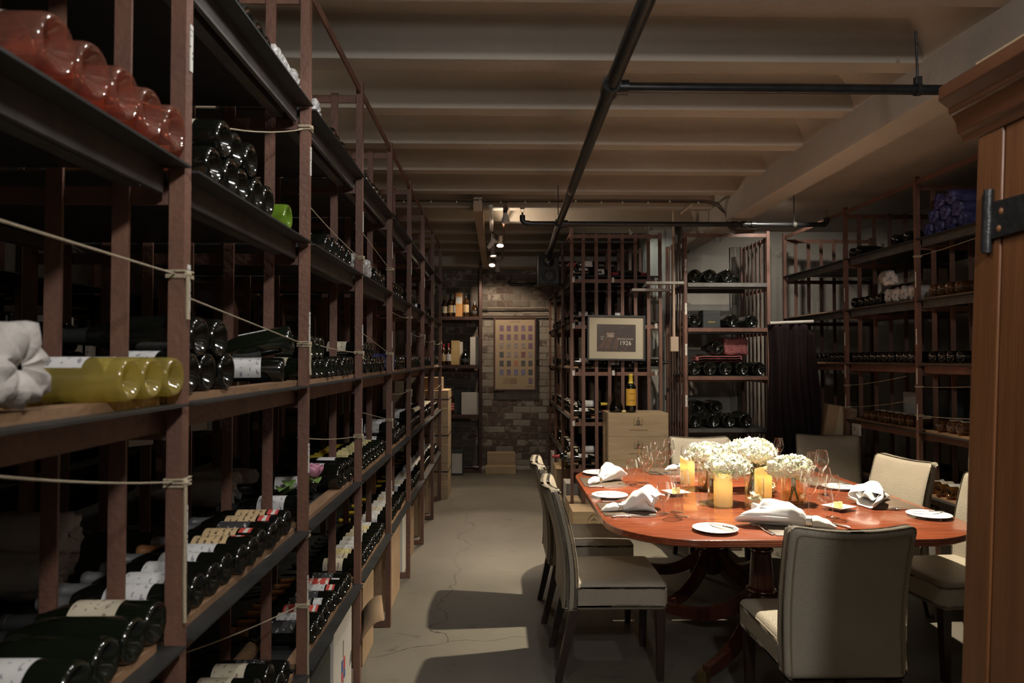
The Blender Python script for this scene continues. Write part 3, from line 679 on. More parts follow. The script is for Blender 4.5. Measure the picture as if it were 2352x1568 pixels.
for i, x in enumerate((1.89,2.065,2.215,2.375)): big(x, .891, 'large dark bottle on lowest visible shelf of narrow rack, %s from left' % ORD[i])
for i, x in enumerate((1.99,2.165,2.44)): big(x, .891+(.115 if i < 2 else 0), 'dark bottle lying behind the lowest row in narrow rack, %s from left' % ORD[i], y=6.86)
# pink bubble-wrapped parcels
for (cx, cy, cz, d, lb) in ((2.15,6.80,1.391+.132+.03,(.46,.2,.055),'flat pink bubble-wrapped parcel lying on five large bottles'),(2.33,6.86,1.391+.132+.15,(.24,.2,.17),'upright pink bubble-wrapped parcel right of the single large bottle')):
    po = put('wrapped_parcel', rbox(d, .025, 5, 3, lambda c: (c.x+.006*sin(c.z*60+c.y*20), c.y, c.z+.006*sin(c.x*40))), MT['wrap_pink'], None, (cx,cy,cz)); tag(po, lb, 'parcel')
gb = thing('gift_box', 'grey gift box with gold print between large bottles', 'box', (2.055, 6.72, 1.851))
MB().box((0,0,.06),(.165,.16,.12)).build('box_base', MT['cardd'], gb, smooth=False, bevel=.003); MB().box((0,0,.145),(.169,.164,.05)).build('lid', MT['cardd'], gb, smooth=False, bevel=.003)
text('Ruinart', .022, MT['ink_gold'], gb, (0,-.0815,.055))

# right wall rack (bases to -X)
W1 = 'right-wall rack'
rowR(WX, 2.39, [5.62,5.74], 'champagne', 'dark bottle', 'top shelf of right-wall rack by front post')
rowR(WX, 2.39, [4.95,5.10], 'champagne', 'clear-glinting bottle', 'top shelf of right-wall rack left of blue bundles')
for i, (y, zz) in enumerate(((4.72,0),(4.60,0),(4.48,0),(4.36,0),(4.66,1),(4.54,1),(4.42,1),(4.60,2),(4.48,2))):
    wrapped((WX+.03, y, 2.39+.053+zz*.085), '+x', 'blue tissue-wrapped bottle in pile, tier %s, %s' % (ORD[zz], ORD[[0,1,2,3,0,1,2,0,1][i]]), 'wrap_blue', i*.9, sc=1.1, group='blue wrapped pile on the right rack')
rowR(WX, 1.96, seq(5.33,5,.092), 'burgundy', 'dark bottle', 'upper shelf of right-wall rack left of white bundles')
rowR(WX, 1.96, seq(4.90,4,.105), 'burgundy', 'white tissue-wrapped bottle', 'row on upper shelf of right-wall rack', wrapm='wrap_white', sc=1.12)
wrapped((WX+.0, 5.10, 1.96+.0165+.105+.07), '+x', 'white tissue bundle lying across the wrapped row, twisted end raised', 'wrap_white', .3, 1.2, .12, 1.2)
for i in range(3): bottle('bordeaux', (WX+.30, 5.62-i*.09, 1.96+.0165+.12), '-x', 'brown-capped bottle lying reversed on the upper right-wall shelf, %s of three' % ORD[i], 'dglass', None, 'cap_brown', yaw=1.2)
rowR(WX, 1.96, seq(4.40,4,.085), 'burgundy', 'brown glass bottle', 'upper shelf of right-wall rack by dark box', glass='amber')
rowR(WX, 1.51, seq(4.90,10,.088), 'burgundy', 'dark bottle', 'middle shelf of right-wall rack, centre bay', labs=(None,'lab_white'))
rowR(WX, 1.51, seq(4.38,4,.095), 'burgundy', 'dark bottle', 'middle shelf of right-wall rack, near bay')
rowR(WX, 1.51, seq(5.90,9,.095), 'burgundy', 'dark bottle', 'middle shelf of right-wall rack, far bay')
rowR(WX, 1.05, seq(4.95,7,.095), 'burgundy', 'amber dessert-wine bottle', 'lower shelf of right-wall rack, centre bay', glass='amber', labs=('lab_cream',))
rowR(WX, 1.05, seq(4.40,3,.1), 'burgundy', 'amber dessert-wine bottle', 'lower shelf of right-wall rack, near bay', glass='amber', labs=('lab_cream',))
rowR(WX, .62, seq(4.42,8,.1), 'burgundy', 'pale gold bottle', 'lowest shelf of right-wall rack', glass='amber', labs=('lab_white','lab_cream'))
bottle('magnum', (WX+.05,5.0,.62+.09+.06), '+x', 'dark bottle with yellow label lying on the pale gold row', 'gglass', 'lab_yellow', 'cap_black', .2)

fm = bpy.data.meshes.new('distant_bottles'); fm.from_pydata(FAR['v'], [], FAR['f'])
for k in FARM: fm.materials.append(MT[k])
fm.polygons.foreach_set('material_index', FAR['m']); fm.polygons.foreach_set('use_smooth', [True]*len(fm.polygons)); fm.set_sharp_from_angle(angle=R(75))
fo = tag(link('distant_bottles', fm), 'many dark bottles on far bays of racks either side of aisle end', 'bottles'); fo['kind'] = 'stuff'
# ================================================================== CHAIRS
def chair_meshes():
    W = .475
    def bseat(c):
        x, y, z = c
        if z > .02: z += .012*(1-(x/.24)**2)*(1-((y)/.24)**2)
        if y > 0: x *= 1+.02*y/.24
        return (x, y+.015, z+.412)
    seat = rbox((W, .485, .135), .028, 6, 3, bseat)
    def bback(c):
        x, y, z = c; t = min(1,max(0,(z+.30)/.60))            # 0 bottom 1 top
        lean = -.045-.105*t**1.5+.02*sin(t*pi)
        y2 = y*(1.0-.22*t)+lean+.030*(x/.24)**2*t-.17
        z2 = z+.635-.018*(1-(x/.24)**2)*max(0,t-.6)/.4
        return (x*(1+.015*t), y2, z2)
    back = rbox((W, .080, .60), .030, 8, 3, bback)
    rim = MB(); pts = []
    def q(x, z): c = bback((x, -.040, z)); return (c[0], c[1]-.0005, c[2])
    for k in range(13): pts.append(q(-.213, -.28+.50*k/12))
    for k in range(1,6): a = pi-pi/2*k/5; pts.append(q(-.188+.025*cos(a), .247+.026*sin(a)))
    for k in range(1,13): pts.append(q(-.188+.376*k/12, .273))
    for k in range(1,6): a = pi/2-pi/2*k/5; pts.append(q(.188+.025*cos(a), .247+.026*sin(a)))
    for k in range(1,13): pts.append(q(.213, .247-.527*k/12))
    rim.tube(pts, .0032, 6)
    fr = MB(); sp = [(-.232,-.20,.452),(-.234,.0,.452),(-.236,.215,.452),(-.22,.25,.452),(.22,.25,.452),(.236,.215,.452),(.234,0,.452),(.232,-.20,.452)]
    fr.tube(sp, .0028, 6)
    fl = MB(); fl.v = []; 
    def leg(t0, b0, wt, wb):
        m = MB()
        for (c, w_, z) in ((b0, wb, 0), (t0, wt, .36)):
            for a, b in ((-1,-1),(1,-1),(1,1),(-1,1)): m.v.append((c[0]+a*w_/2, c[1]+b*w_/2, z))
        m.f = [[0,3,2,1],[4,5,6,7],[0,1,5,4],[1,2,6,5],[2,3,7,6],[3,0,4,7]]
        return m.mesh('leg', MT['dleg'], False)
    legs = [leg((s*.205,.225),(s*.205,.222),.046,.030) for s in (-1,1)]+[leg((s*.205,-.190),(s*.205,-.272),.046,.032) for s in (-1,1)]
    for me, m in ((seat,'leather'),(back,'leather')): me.materials.append(MT[m])
    return seat, back, rim.mesh('piping', MT['seam']), fr.mesh('piping', MT['seam']), legs
CM = chair_meshes()
def chair(label, x, y, rz):
    t = thing('dining_chair', label, 'chair', (x, y, 0), rz, 'upholstered chairs around the dining table')
    s = link('seat', CM[0], t); b = link('backrest', CM[1], t); link('piping', CM[2], b); link('piping', CM[3], s)
    for l in CM[4]: link('leg', l, t)
    return t
chair('taupe leather dining chair with its back to the camera at table end', 1.33, 2.90, 0)
chair('taupe leather dining chair nearer of two side-on at table left', .565, 3.60, R(-90))
chair('taupe leather dining chair farther of two side-on at table left', .545, 4.34, R(-90))
chair('taupe leather dining chair half hidden behind flowers at far table end', 1.62, 5.30, R(180))
chair('taupe leather dining chair standing back from table before the dark cloth', 2.63, 5.44, R(162))
chair('taupe leather dining chair on table right with lit front, beyond napkin', 2.30, 4.33, R(100))
chair('taupe leather dining chair at right partly hidden by the pine cabinet', 2.36, 3.58, R(96))

# ================================================================== TABLE
TX0, TX1, TY0, TY1, TZ = .53, 2.33, 3.10, 5.16, .75
tb = thing('dining_table', 'polished mahogany pedestal dining table laid for a banquet', 'table', (1.42, 4.12, 0))
def outline(y0, y1, rn, rf):
    pts = []
    def arc(cx, cy, r, a0):
        if r <= 0: pts.append((cx, cy)); return
        for k in range(17): a = a0+pi/2*k/16; pts.append((cx+r*cos(a), cy+r*sin(a)))
    arc(TX0+rn, y0+rn, rn, pi) if rn else pts.append((TX0, y0))
    arc(TX1-rn, y0+rn, rn, 1.5*pi) if rn else pts.append((TX1, y0))
    arc(TX1-rf, y1-rf, rf, 0) if rf else pts.append((TX1, y1))
    arc(TX0+rf, y1-rf, rf, pi/2) if rf else pts.append((TX0, y1))
    return pts
def inset(pts, d):
    n = len(pts); out = []
    for i in range(n):
        p0, p, p1 = Vector(pts[i-1]), Vector(pts[i]), Vector(pts[(i+1) % n])
        a = (p-p0).normalized(); b = (p1-p).normalized(); n1 = Vector((-a.y, a.x)); n2 = Vector((-b.y, b.x)); nn = (n1+n2)
        nn = nn/(max(.3, nn.length_squared/2)) if nn.length > 1e-6 else n1
        out.append((p.x+nn.x*d, p.y+nn.y*d))
    return out
def leaf(y0, y1, rn, rf):
    o = outline(y0, y1, rn, rf); m = MB(); n = len(o)
    prof = [(.005,.750),(.0015,.7485),(0,.745),(0,.741),(.0035,.738),(.0005,.735),(.0,.731),(.0035,.728),(.0005,.725),(0,.721),(.004,.717),(.012,.713),(.020,.711)]
    for d, z in prof:
        for p in inset(o, d): m.v.append((p[0]-1.42, p[1]-4.12, z))
    for k in range(len(prof)-1):
        for j in range(n): m.f.append([k*n+j, k*n+(j+1) % n, (k+1)*n+(j+1) % n, (k+1)*n+j])
    m.f.append(list(range(n))); m.f.append([(len(prof)-1)*n+j for j in range(n)][::-1])
    return m
leaf(TY0, 4.177, .42, 0).build('table_leaf', MT['mahog'], tb, ang=30)
leaf(4.183, TY1, 0, .42).build('table_leaf', MT['mahog'], tb, ang=30)
for x in (-.30, .30): MB().bb(x-.03, x+.03, -.85, .85, .655, .711).build('bearer', MT['mahog_d'], tb, smooth=False, bevel=.004)
for y in (-.42, .41): MB().bb(-.42, .42, y-.05, y+.05, .672, .711).build('bearer', MT['mahog_d'], tb, smooth=False, bevel=.004)
MB().tube([(-.42,-.12,.70),(-.40,-.12,.66),(-.33,-.12,.645),(-.26,-.12,.66),(-.24,-.12,.70)], .022, 10).build('clamp', MT['mahog_d'], tb)
def ped(px, py):
    p = link('pedestal', None, tb, (px, py, 0))
    col = [(.0,.672),(.10,.672),(.10,.655),(.062,.64),(.055,.62),(.052,.56),(.062,.553),(.064,.545),(.060,.538),(.051,.532),(.053,.50),(.060,.42),(.064,.37),(.066,.352),(.076,.345),(.080,.334),(.076,.323),(.068,.318),(.074,.305),(.082,.295),(.082,.268),(.074,.26),(.070,.20),(.05,.17),(.03,.16),(0,.155)]
    MB().lathe(col, 40).build('column', MT['mahog_d'], p)
    for k in range(4):
        a = pi/4+pi/2*k; m = MB(); n = 0; rows = []
        for i in range(22):
            t = i/21; r = .045+.555*t; z = .095+.20*(1-t)**2.4-.012*sin(pi*min(1,t*1.3)); hw = .026-.008*t; hh = .040-.016*t
            dz = -2.4*.20*(1-t)**1.4; ang = atan2(dz, .555); nx, nz = -sin(ang), cos(ang)
            sec = []
            for q in range(9):
                s_ = -1+q/4; ridge = .0045*abs(sin(q*pi/2)) if 0 < q < 8 else 0
                sec.append((s_*hw, hh+ridge))
            sec += [(hw*.92,-hh),(-hw*.92,-hh)]
            for s_, u in sec: m.v.append(((r+nx*u)*cos(a)-s_*sin(a), (r+nx*u)*sin(a)+s_*cos(a), z+nz*u))
            n = len(sec)
        for i in range(21):
            for j in range(n): m.f.append([i*n+j, i*n+(j+1) % n, (i+1)*n+(j+1) % n, (i+1)*n+j])
        m.f.append(list(range(n))); m.f.append([21*n+j for j in range(n)])
        lg = m.build('leg', MT['mahog_d'], p, ang=25)
        rot = Matrix.Rotation(a,3,'Z'); c = rot @ Vector((.622,0,.082))
        MB().box(c, (.05,.046,.056), rot).build('brass_cap', MT['brass'], lg, smooth=False, bevel=.004)
        c2 = rot @ Vector((.628,0,.028)); ax = rot @ Vector((0,.012,0))
        MB().tube([c2-ax, c2+ax], .028, 16).build('castor', MT['brass'], lg)
ped(-.02, -.42); ped(-.03, .41)

# ================================================================== TABLEWARE
ZT = TZ+.0006
def Pt(px, py, z=ZT): return onZ(px, py, z)
def knife_mesh():
    h = MB(); L_ = .235
    h.tube([(0,0,.004),(.01,0,.006),(.03,0,.0075),(.075,0,.0065),(.092,0,.0055),(.096,0,.0068),(.102,0,.0068),(.106,0,.005)], [.003,.0062,.0066,.0052,.005,.0068,.0068,.003], 12)
    b = MB(); pts = [(.104,-.004),(.125,-.0085),(.20,-.0085),(.225,-.004),(.234,.003),(.20,.006),(.12,.005),(.104,.004)]
    b.prism(pts, .0042, .0055)
    return h.mesh('handle', MT['silver']), b.mesh('blade', MT['silver'])
def fork_mesh():
    h = MB(); 
    def f(u, v):
        x = .13*u; w_ = (.0085-.0055*min(1,u*1.5)) if u < .7 else .003+.0*(u)
        return (x, (v-.5)*2*w_, .004+.010*max(0,u-.55)/.45)
    h.grid(f, 16, 2)
    t = MB()
    def g(u, v):
        x = .126+.032*u; w_ = .003+.0105*min(1,u*1.6); return (x, (v-.5)*2*w_, .014+.003*sin(u*pi)-.006*u)
    t.grid(g, 8, 4)
    for k in range(4):
        y = -.0105+.007*k; t.tube([(.157,y,.0085),(.175,y,.006),(.190,y,.006),(.197,y,.008)], [.0022,.0019,.0017,.0008], 6)
    return h.mesh('handle', MT['silver']), t.mesh('tines', MT['silver'])
KM, FM = knife_mesh(), fork_mesh()
def knife(label, loc, ang, s=1., dark=False, tilt=0.):
    t = thing('table_knife', label, 'knife', loc, ang, 'silver cutlery on the table'); t.scale = (s,s,s); t.rotation_euler[1] = tilt
    link('handle', KM[0], t); link('blade', KM[1], t); return t
def fork(label, loc, ang):
    t = thing('table_fork', label, 'fork', loc, ang, 'silver cutlery on the table')
    solid(link('handle', FM[0], t), .0018); solid(link('tines', FM[1], t), .0014); return t
plate_me = MB().lathe([(0,.003),(.055,.003),(.062,.004),(.085,.010),(.103,.0145),(.105,.0160),(.103,.0165),(.085,.0125),(.063,.0065),(.055,.0055),(0,.0055)], 48).mesh('plate', MT['china'])
foot_me = MB().lathe([(.050,.0),(.056,.0),(.056,.0042),(.050,.0042),(.050,0)], 40).mesh('foot_ring', MT['china'])
def plate(label, loc):
    o = tag(link('side_plate', plate_me, None, loc), label, 'plate', 'white side plates'); link('foot_ring', foot_me, o); return o
mat_me = rbox((.27,.32,.003), .0012, 1, 1)
mat_me.materials.append(MT['placemat'])
def pmat(label, loc, rz=0.): return tag(link('placemat', mat_me, None, (loc[0],loc[1],ZT+.0015), (0,0,rz)), label, 'placemat', 'brown placemats')

def napkin_mesh(seed, peak=.06, wmouth=.085, Wp=None, Hp=None):
    rr = random.Random(seed); ph = [rr.uniform(0,6.28) for _ in range(8)]
    def lerp(k, pts):
        for (a, va), (b, vb) in zip(pts[:-1], pts[1:]):
            if a <= k <= b: q = (k-a)/(b-a); q = q*q*(3-2*q); return va+(vb-va)*q
        return pts[-1][1]
    W = Wp or [(0,.006),(.12,.026),(.24,.030),(.33,.021),(.40,.026),(.65,.060),(1,wmouth)]
    Ht = Hp or [(0,.010),(.12,.034),(.24,.044),(.33,.038),(.40,.050),(.60,.080+peak*.4),(.80,.075+peak),(1,.05+peak*.55)]
    m = MB()
    def f(u, v):
        a = 2*pi*v; w_ = lerp(u, W); h = lerp(u, Ht); k = max(0,(u-.38)/.62); kt = max(0,(.30-u)/.30)
        fold = 1+.16*k*sin(3*a+ph[0]+u*3)+.10*k*sin(5*a+ph[1]-u*5)+.07*kt*sin(5*a+ph[2]+u*20)+.03*sin(7*a+ph[4]+u*9)
        y = w_*cos(a)*fold; z = h*(.5+.5*sin(a)*fold)
        x = .30*u+.045*k*cos(a+ph[3])*k+.02*k*sin(2*a+ph[5])
        z = max(.0015+.004*(1+sin(a))*.2, z)
        return (x, y, z)
    m.grid(f, 44, 40); me = m.mesh('napkin', MT['napkin'], True, 80)
    # inner folded layers that fill the mouth
    m2 = MB()
    def g(u, v):
        uu = .50+.46*u; w_ = lerp(uu, W)*.72; h = lerp(uu, Ht)
        y = w_*(2*v-1); z = h*(.30+.34*sin(3.2*pi*v+ph[6]+u*1.3)*.6+.25*u)+.006
        return (.30*uu+.018*sin(5*v+ph[7]), y, max(.008, z))
    m2.grid(g, 14, 22); return me, m2.mesh('fold', MT['napkin'], True, 80)
ring_me = MB().lathe([(.0285,-.011),(.030,-.013),(.031,-.010),(.0300,-.006),(.0312,0),(.0300,.006),(.031,.010),(.030,.013),(.0285,.011),(.0280,0),(.0285,-.011)], 30, rot=Matrix.Rotation(R(90),3,'Y')).mesh('napkin_ring', MT['silver'])
NP = [napkin_mesh(5), napkin_mesh(12, .045, .080), napkin_mesh(23, .03, .075, [(0,.006),(.12,.026),(.24,.028),(.33,.021),(.42,.036),(.58,.058),(.82,.064),(.95,.064),(1,.054)], [(0,.010),(.12,.034),(.24,.044),(.33,.038),(.42,.066),(.58,.088),(.80,.094),(.95,.092),(1,.080)])]
def napkin(label, rlabel, loc, rz, v=0, s=1.):
    t = thing('napkin', label, 'napkin', loc, rz, 'white linen napkins'); t.scale = (s,s,s)
    solid(link('cloth', NP[v][0], t), .0018); solid(link('fold', NP[v][1], t), .0018)
    r_ = tag(link('napkin_ring', ring_me), rlabel, 'napkin ring', 'silver napkin rings')
    r_.location = Vector(loc)+Matrix.Rotation(rz,3,'Z') @ Vector((.099*s,0,.0195*s)); r_.rotation_euler = (0,0,rz); r_.scale = (s*.93,s*.93,s*.82)
# wine glasses
def glass_profile(kind):
    if kind == 'goblet': r, h, st, ft = .037, .160, .050, .034
    elif kind == 'white': r, h, st, ft = .037, .215, .095, .036
    else: r, h, st, ft = .043, .235, .100, .039
    p = [(0,.0035),(ft*.6,.0032),(ft,.0010),(ft,.0),(ft,.0018),(ft*.6,.0045),(ft*.25,.010),(.0042,.020),(.0036,st*.6),(.0045,st*.92),(.010,st+.004)]
    bh = h-st
    for k in range(1, 15):
        t = k/14; rr = r*(sin(min(1,t*1.75)*pi/2)**.75)*(1-.26*max(0,(t-.45)/.55)**1.6); p.append((max(.010,rr), st+.004+bh*t*.985))
    return p
GM = {k: MB().lathe(glass_profile(k), 40).mesh('bowl', MT['clear_glass'], True, 60) for k in ('goblet','white','red')}
RIM = {k: MB().lathe([(glass_profile(k)[-1][0]+.0012*cos(a*pi/3), glass_profile(k)[-1][1]+.0012*sin(a*pi/3)) for a in range(7)], 40).mesh('rim', MT['clear_glass']) for k in GM}
def glass(kind, px, py, label):
    o = tag(link('wine_glass', GM[kind], None, Pt(px, py)), label, 'glass', 'stemmed glasses on the table'); link('rim', RIM[kind], o); return o
glass('goblet',1524,1179,'short-stemmed water goblet before the nearer left napkin')
glass('red',1566,1186,'tall wine glass nearest of pair beside nearer left goblet')
glass('white',1556,1176,'wine glass behind its twin beside nearer left goblet')
glass('goblet',1452,1113,'short-stemmed water goblet before the farther left napkin')
glass('red',1479,1109,'tall wine glass behind pair at farther left setting')
glass('white',1487,1117,'wine glass front of pair at farther left setting')
glass('white',1504,1086,'narrow wine glass at far table end before the crates')
glass('red',1536,1088,'broad wine glass at far table end before the crates')
glass('goblet',1517,1090,'short water goblet between two glasses at far end')
glass('red',1858,1188,'broad wine glass right of the flowers, leftmost of right group')
glass('goblet',1896,1198,'short water goblet front of the right-hand glass group')
glass('white',1913,1189,'wine glass right of the goblet in right-hand group')
glass('white',1866,1118,'wine glass behind right flowers, farther setting')
glass('red',1888,1122,'broad wine glass behind right-hand group, farther setting')
glass('goblet',1895,1136,'short water goblet behind right-hand group, farther setting')
glass('white',1789,1074,'wine glass behind the tallest bouquet at far table end')
glass('goblet',1575,1076,'water goblet behind left candle at far table end')
# settings
pmat('brown placemat at the nearer left setting', (.685,3.74)); pmat('brown placemat at the farther left setting', (.685,4.56))
pmat('brown placemat under the front napkin before the foreground chair', (1.43,3.30), pi/2); pmat('brown placemat at the right setting under crumpled napkin', (2.15,3.86))
pmat('brown placemat at far table end before the crates', (1.22,4.98), pi/2); pmat('brown placemat at the farther right setting', (2.13,4.55))
ZM = ZT+.0032
knife('silver knife beside placemat at nearer left setting', (.575,3.545,ZT), .02); knife('silver knife beside placemat at farther left setting', (.565,4.365,ZT), .02)
napkin('white napkin drawn through ring at nearer left setting, tail left','silver ring on the nearer left napkin', (.545,3.68,ZM), .05, 0, 1.0)
napkin('white napkin drawn through ring at farther left setting','silver ring on the farther left napkin', (.575,4.45,ZM), .72, 1, 1.0)
napkin('large white napkin with open end left before the foreground chair','silver ring on the large front napkin', (1.60,3.275,ZM), R(160), 2, 1.25)
napkin('crumpled white napkin with frilled mouth at the right setting','silver ring on the crumpled right napkin', (2.24,3.99,ZM), R(222), 1, 1.05)
napkin('white napkin at far table end behind the glasses','silver ring on the far-end napkin', (1.20,5.0,ZM), .1, 0, .95)
plate('white side plate with butter knife at the near left corner', Pt(1643,1219))
plate('white side plate at nearer left setting behind its napkin', (.655,4.07,ZT)); plate('white side plate at farther left setting by table corner', (.70,4.87,ZT))
plate('white side plate with knife at the right table edge', (2.20,3.53,ZT)); plate('white side plate at the farther right setting', (2.12,4.30,ZT))
plate('white side plate at far table end right of flowers', (1.72,4.92,ZT))
def onplate(c, ang, lab, off=(0,0)): knife(lab, (c[0]+off[0], c[1]+off[1], c[2]+.0145), ang, .72)
pc = Pt(1643,1219); onplate((pc.x+.075,pc.y-.055,pc.z), R(118), 'butter knife on the plate at near left corner')
knife('second butter knife lying on the near left corner plate', (pc.x+.09,pc.y-.04,pc.z+.0145), R(125), .6)
onplate((.575,4.06,ZT), .04, 'butter knife on the nearer left side plate'); onplate((.62,4.86,ZT), .05, 'butter knife on the farther left side plate')
onplate((2.30,3.56,ZT), R(172), 'butter knife across plate at right table edge'); onplate((2.20,4.33,ZT), R(174), 'butter knife across farther right plate')
fork('silver fork left of the front placemat, tines away', tuple(Pt(1776,1229)), R(98)); fork('silver fork at nearer left setting under napkin tail', (.585,3.93,ZT), .02); fork('silver fork at right setting before the crumpled napkin', (2.27,3.68,ZT), R(178))
knife('silver knife right of the large front napkin', tuple(Pt(1955,1215)), R(115), .9)
knife('silver knife at the farther right setting', (2.25,4.37,ZT), R(178))
# square butter dishes
def dish(label, loc, rz):
    t = thing('butter_dish', label, 'dish', loc, rz)
    m = MB(); lv = [(.028,0),(.030,.001),(.062,.020),(.064,.021),(.060,.0205),(.030,.006)]
    for h, z in lv:
        for a, b in ((-1,-1),(1,-1),(1,1),(-1,1)): m.v.append((a*h, b*h, z))
    for k in range(len(lv)-1):
        for j in range(4): m.f.append([k*4+j, k*4+(j+1)%4, k*4+4+(j+1)%4, k*4+4+j])
    m.f.append([0,1,2,3]); m.f.append([20,21,22,23]); m.build('dish', MT['china'], t, ang=25)
    return t
dish('white square butter dish between glasses and left candle', Pt(1553,1136), .3); dish('white square butter dish beside right-hand glasses', Pt(1926,1170), .5)
for i, (dx, dy) in enumerate(((-.012,0),(.014,.008))):
    for (px, py, nm) in ((1553,1136,'left'),(1926,1170,'right')):
        p = Pt(px, py); tag(MB().box((0,0,.0175),(.018,.02,.035)).build('butter_pat', MT['butter'], loc=(p.x+dx,p.y+dy,p.z+.006), rot=(0,0,.4+i), smooth=False, bevel=.003), 'block of butter in %s square dish, %s' % (nm, ('left one','right one')[i]), 'butter', 'butter pats')
# vases, flowers, candles
def vase(label, p, r, h, water):
    t = tag(MB().lathe([(0,.004),(r*.9,.004),(r,.010),(r,h),(r-.003,h),(r-.003,.014)], 40).build('glass_vase', MT['vase_glass'], loc=p), label, 'vase', 'glass cylinders on the table')
    if water: MB().lathe([(0,.013),(r-.004,.013),(r-.004,water),(0,water)], 32).build('water', MT['water'], t)
    return t
def floret(m, c, n, s, rr):
    n = n.normalized(); u = n.orthogonal().normalized(); v = n.cross(u); a0 = rr.uniform(0,1.6)
    for k in range(4):
        a = a0+k*pi/2; d = u*cos(a)+v*sin(a); e = n.cross(d); up = n*(s*rr.uniform(.0,.45)); i = len(m.v)
        for q in (c, c+d*s*.55+e*s*.42+up*.7, c+d*s*1.0+up, c+d*s*.55-e*s*.42+up*.7, c+d*s*.55+up*.25): m.v.append(tuple(q))
        m.f += [[i,i+1,i+4],[i+1,i+2,i+4],[i+2,i+3,i+4],[i+3,i,i+4]]
def bouquet(label, c, rad, stems, seed, n=560):
    rr = random.Random(seed); t = thing('hydrangea_bouquet', label, 'flowers', (c.x, c.y, stems), 0, 'white hydrangea bouquets')
    cz = c.z-stems; m = MB(); g = MB()
    lobes = [(Vector((rr.uniform(-.45,.45)*rad[0], rr.uniform(-.4,.4)*rad[1], rr.uniform(-.15,.25)*rad[2])), rr.uniform(.62,.8)) for _ in range(5)]+[(Vector((0,0,0)), .85)]
    for k in range(n):
        lo, sc = lobes[k % 6]; z = rr.uniform(-.75,1); a = rr.uniform(0,2*pi); q = sqrt(max(0,1-z*z)); d = Vector((q*cos(a), q*sin(a), z))
        p = lo+Vector((d.x*rad[0]*sc, d.y*rad[1]*sc, d.z*rad[2]*sc))*rr.uniform(.88,1.06)
        nn = (d+Vector((rr.uniform(-.5,.5), rr.uniform(-.5,.5), rr.uniform(-.4,.5)))).normalized()
        floret(g if (z < -.1 and rr.random() < .6) else m, p+Vector((0,0,cz)), nn, rr.uniform(.015,.022), rr)
    m.build('florets', MT['petal'], t, smooth=False); g.build('lower_florets', MT['petalg'], t, smooth=False)
    MB().lathe([(rad[0]*.72*sin(q*pi/8)+.0001, -rad[2]*.70*cos(q*pi/8)+cz) for q in range(9)], 16).build('heart', MT['petalg'], t)
    for k in range(4):
        a = k*1.7; MB().tube([(.03*cos(a),.03*sin(a),.002),(.012*cos(a+2),.012*sin(a+2),cz*.5),(.02*cos(a),.02*sin(a),cz-rad[2]*.3)], .0042, 8).build('stem', MT['stem'], t)
    return t
VP = [(1626,1124,'back left',.062,.17,.06),(1654,1153,'front left',.068,.18,.055),(1742,1126,'tallest middle',.055,.20,.07),(1824,1156,'right-hand',.068,.165,.06)]
HP = [(1628,1043,(.125,.115,.085)),(1670,1071,(.132,.115,.078)),(1724,1037,(.160,.13,.092)),(1822,1073,(.118,.10,.080))]
for i, ((px, py, nm, r, h, wl), (hx, hy, rad)) in enumerate(zip(VP, HP)):
    p = Pt(px, py); vase('clear cylinder vase holding the %s hydrangeas' % nm, p, r, h, wl)
    c = onY(hx, hy, p.y); c.x = p.x+(c.x-p.x)*.8; bouquet('white hydrangea bouquet, %s of four on the table' % nm, c, rad, p.z+.015, 40+i)
def candle(label, px, py, r, h, watts):
    p = Pt(px, py); t = thing('pillar_candle', label, 'candle', p, 0, 'yellow pillar candles'); m = MB(); n = 40
    rim = lambda a: h+.012*sin(2*a+px)+.006*sin(3*a+1)
    lv = [(r*.94,0.),(r,.006)]
    for q, z in lv:
        for j in range(n): a = 2*pi*j/n; m.v.append((q*cos(a), q*sin(a), z))
    for q, dz in ((1,-.03),(1,-.006),(.97,0),(.90,-.005),(.84,-.02)):
        for j in range(n): a = 2*pi*j/n; m.v.append((r*q*cos(a), r*q*sin(a), rim(a)+dz))
    for q in (.78,.4,.02):
        for j in range(n): a = 2*pi*j/n; m.v.append((r*q*cos(a), r*q*sin(a), h-.034-(.78-q)*.004))
    for k in range(9):
        for j in range(n): m.f.append([k*n+j, k*n+(j+1)%n, (k+1)*n+(j+1)%n, (k+1)*n+j])
    m.f.append(list(range(n)))
    m.build('wax', MT['wax'], t, ang=60)
    MB().lathe([(0,h-.036),(.004,h-.034),(.005,h-.026),(.003,h-.016),(0,h-.010)], 10).build('flame', emit('candle_flame_%d' % px, (1,.62,.18), 14), t)
    l = lamp('candle_glow', (0,0,h-.055), watts, .012, (1.0,.66,.22)); l.parent = t
candle('yellow pillar candle nearest the camera before the front hydrangeas', 1661,1161, .050,.165, .11)
candle('yellow pillar candle behind the petal-filled glass cylinder', 1753,1141, .048,.165, .11)
candle('yellow pillar candle left of the back hydrangeas', 1579,1110, .046,.165, .11)
pp = Pt(1733,1167); vase('clear glass cylinder with loose white petals beside front napkin', pp, .050, .165, 0)
pp2 = Pt(1790,1150); vase('small clear cylinder with white petals behind yellow candle', Pt(1768,1138), .045, .14, 0)
def petals(label, p, r, h, seed, n=46):
    rr = random.Random(seed); m = MB()
    for k in range(n):
        a = rr.uniform(0,6.28); q = rr.uniform(0,r); floret(m, Vector((q*cos(a), q*sin(a), rr.uniform(.012,h))), Vector((rr.uniform(-1,1), rr.uniform(-1,1), 1)), rr.uniform(.014,.020), rr)
    o = tag(m.build('loose_petals', MT['petal'], loc=p, smooth=False), label, 'petals'); o['kind'] = 'stuff'
petals('loose white petals heaped in the front glass cylinder', (pp.x,pp.y,pp.z+.004), .030, .075, 5)
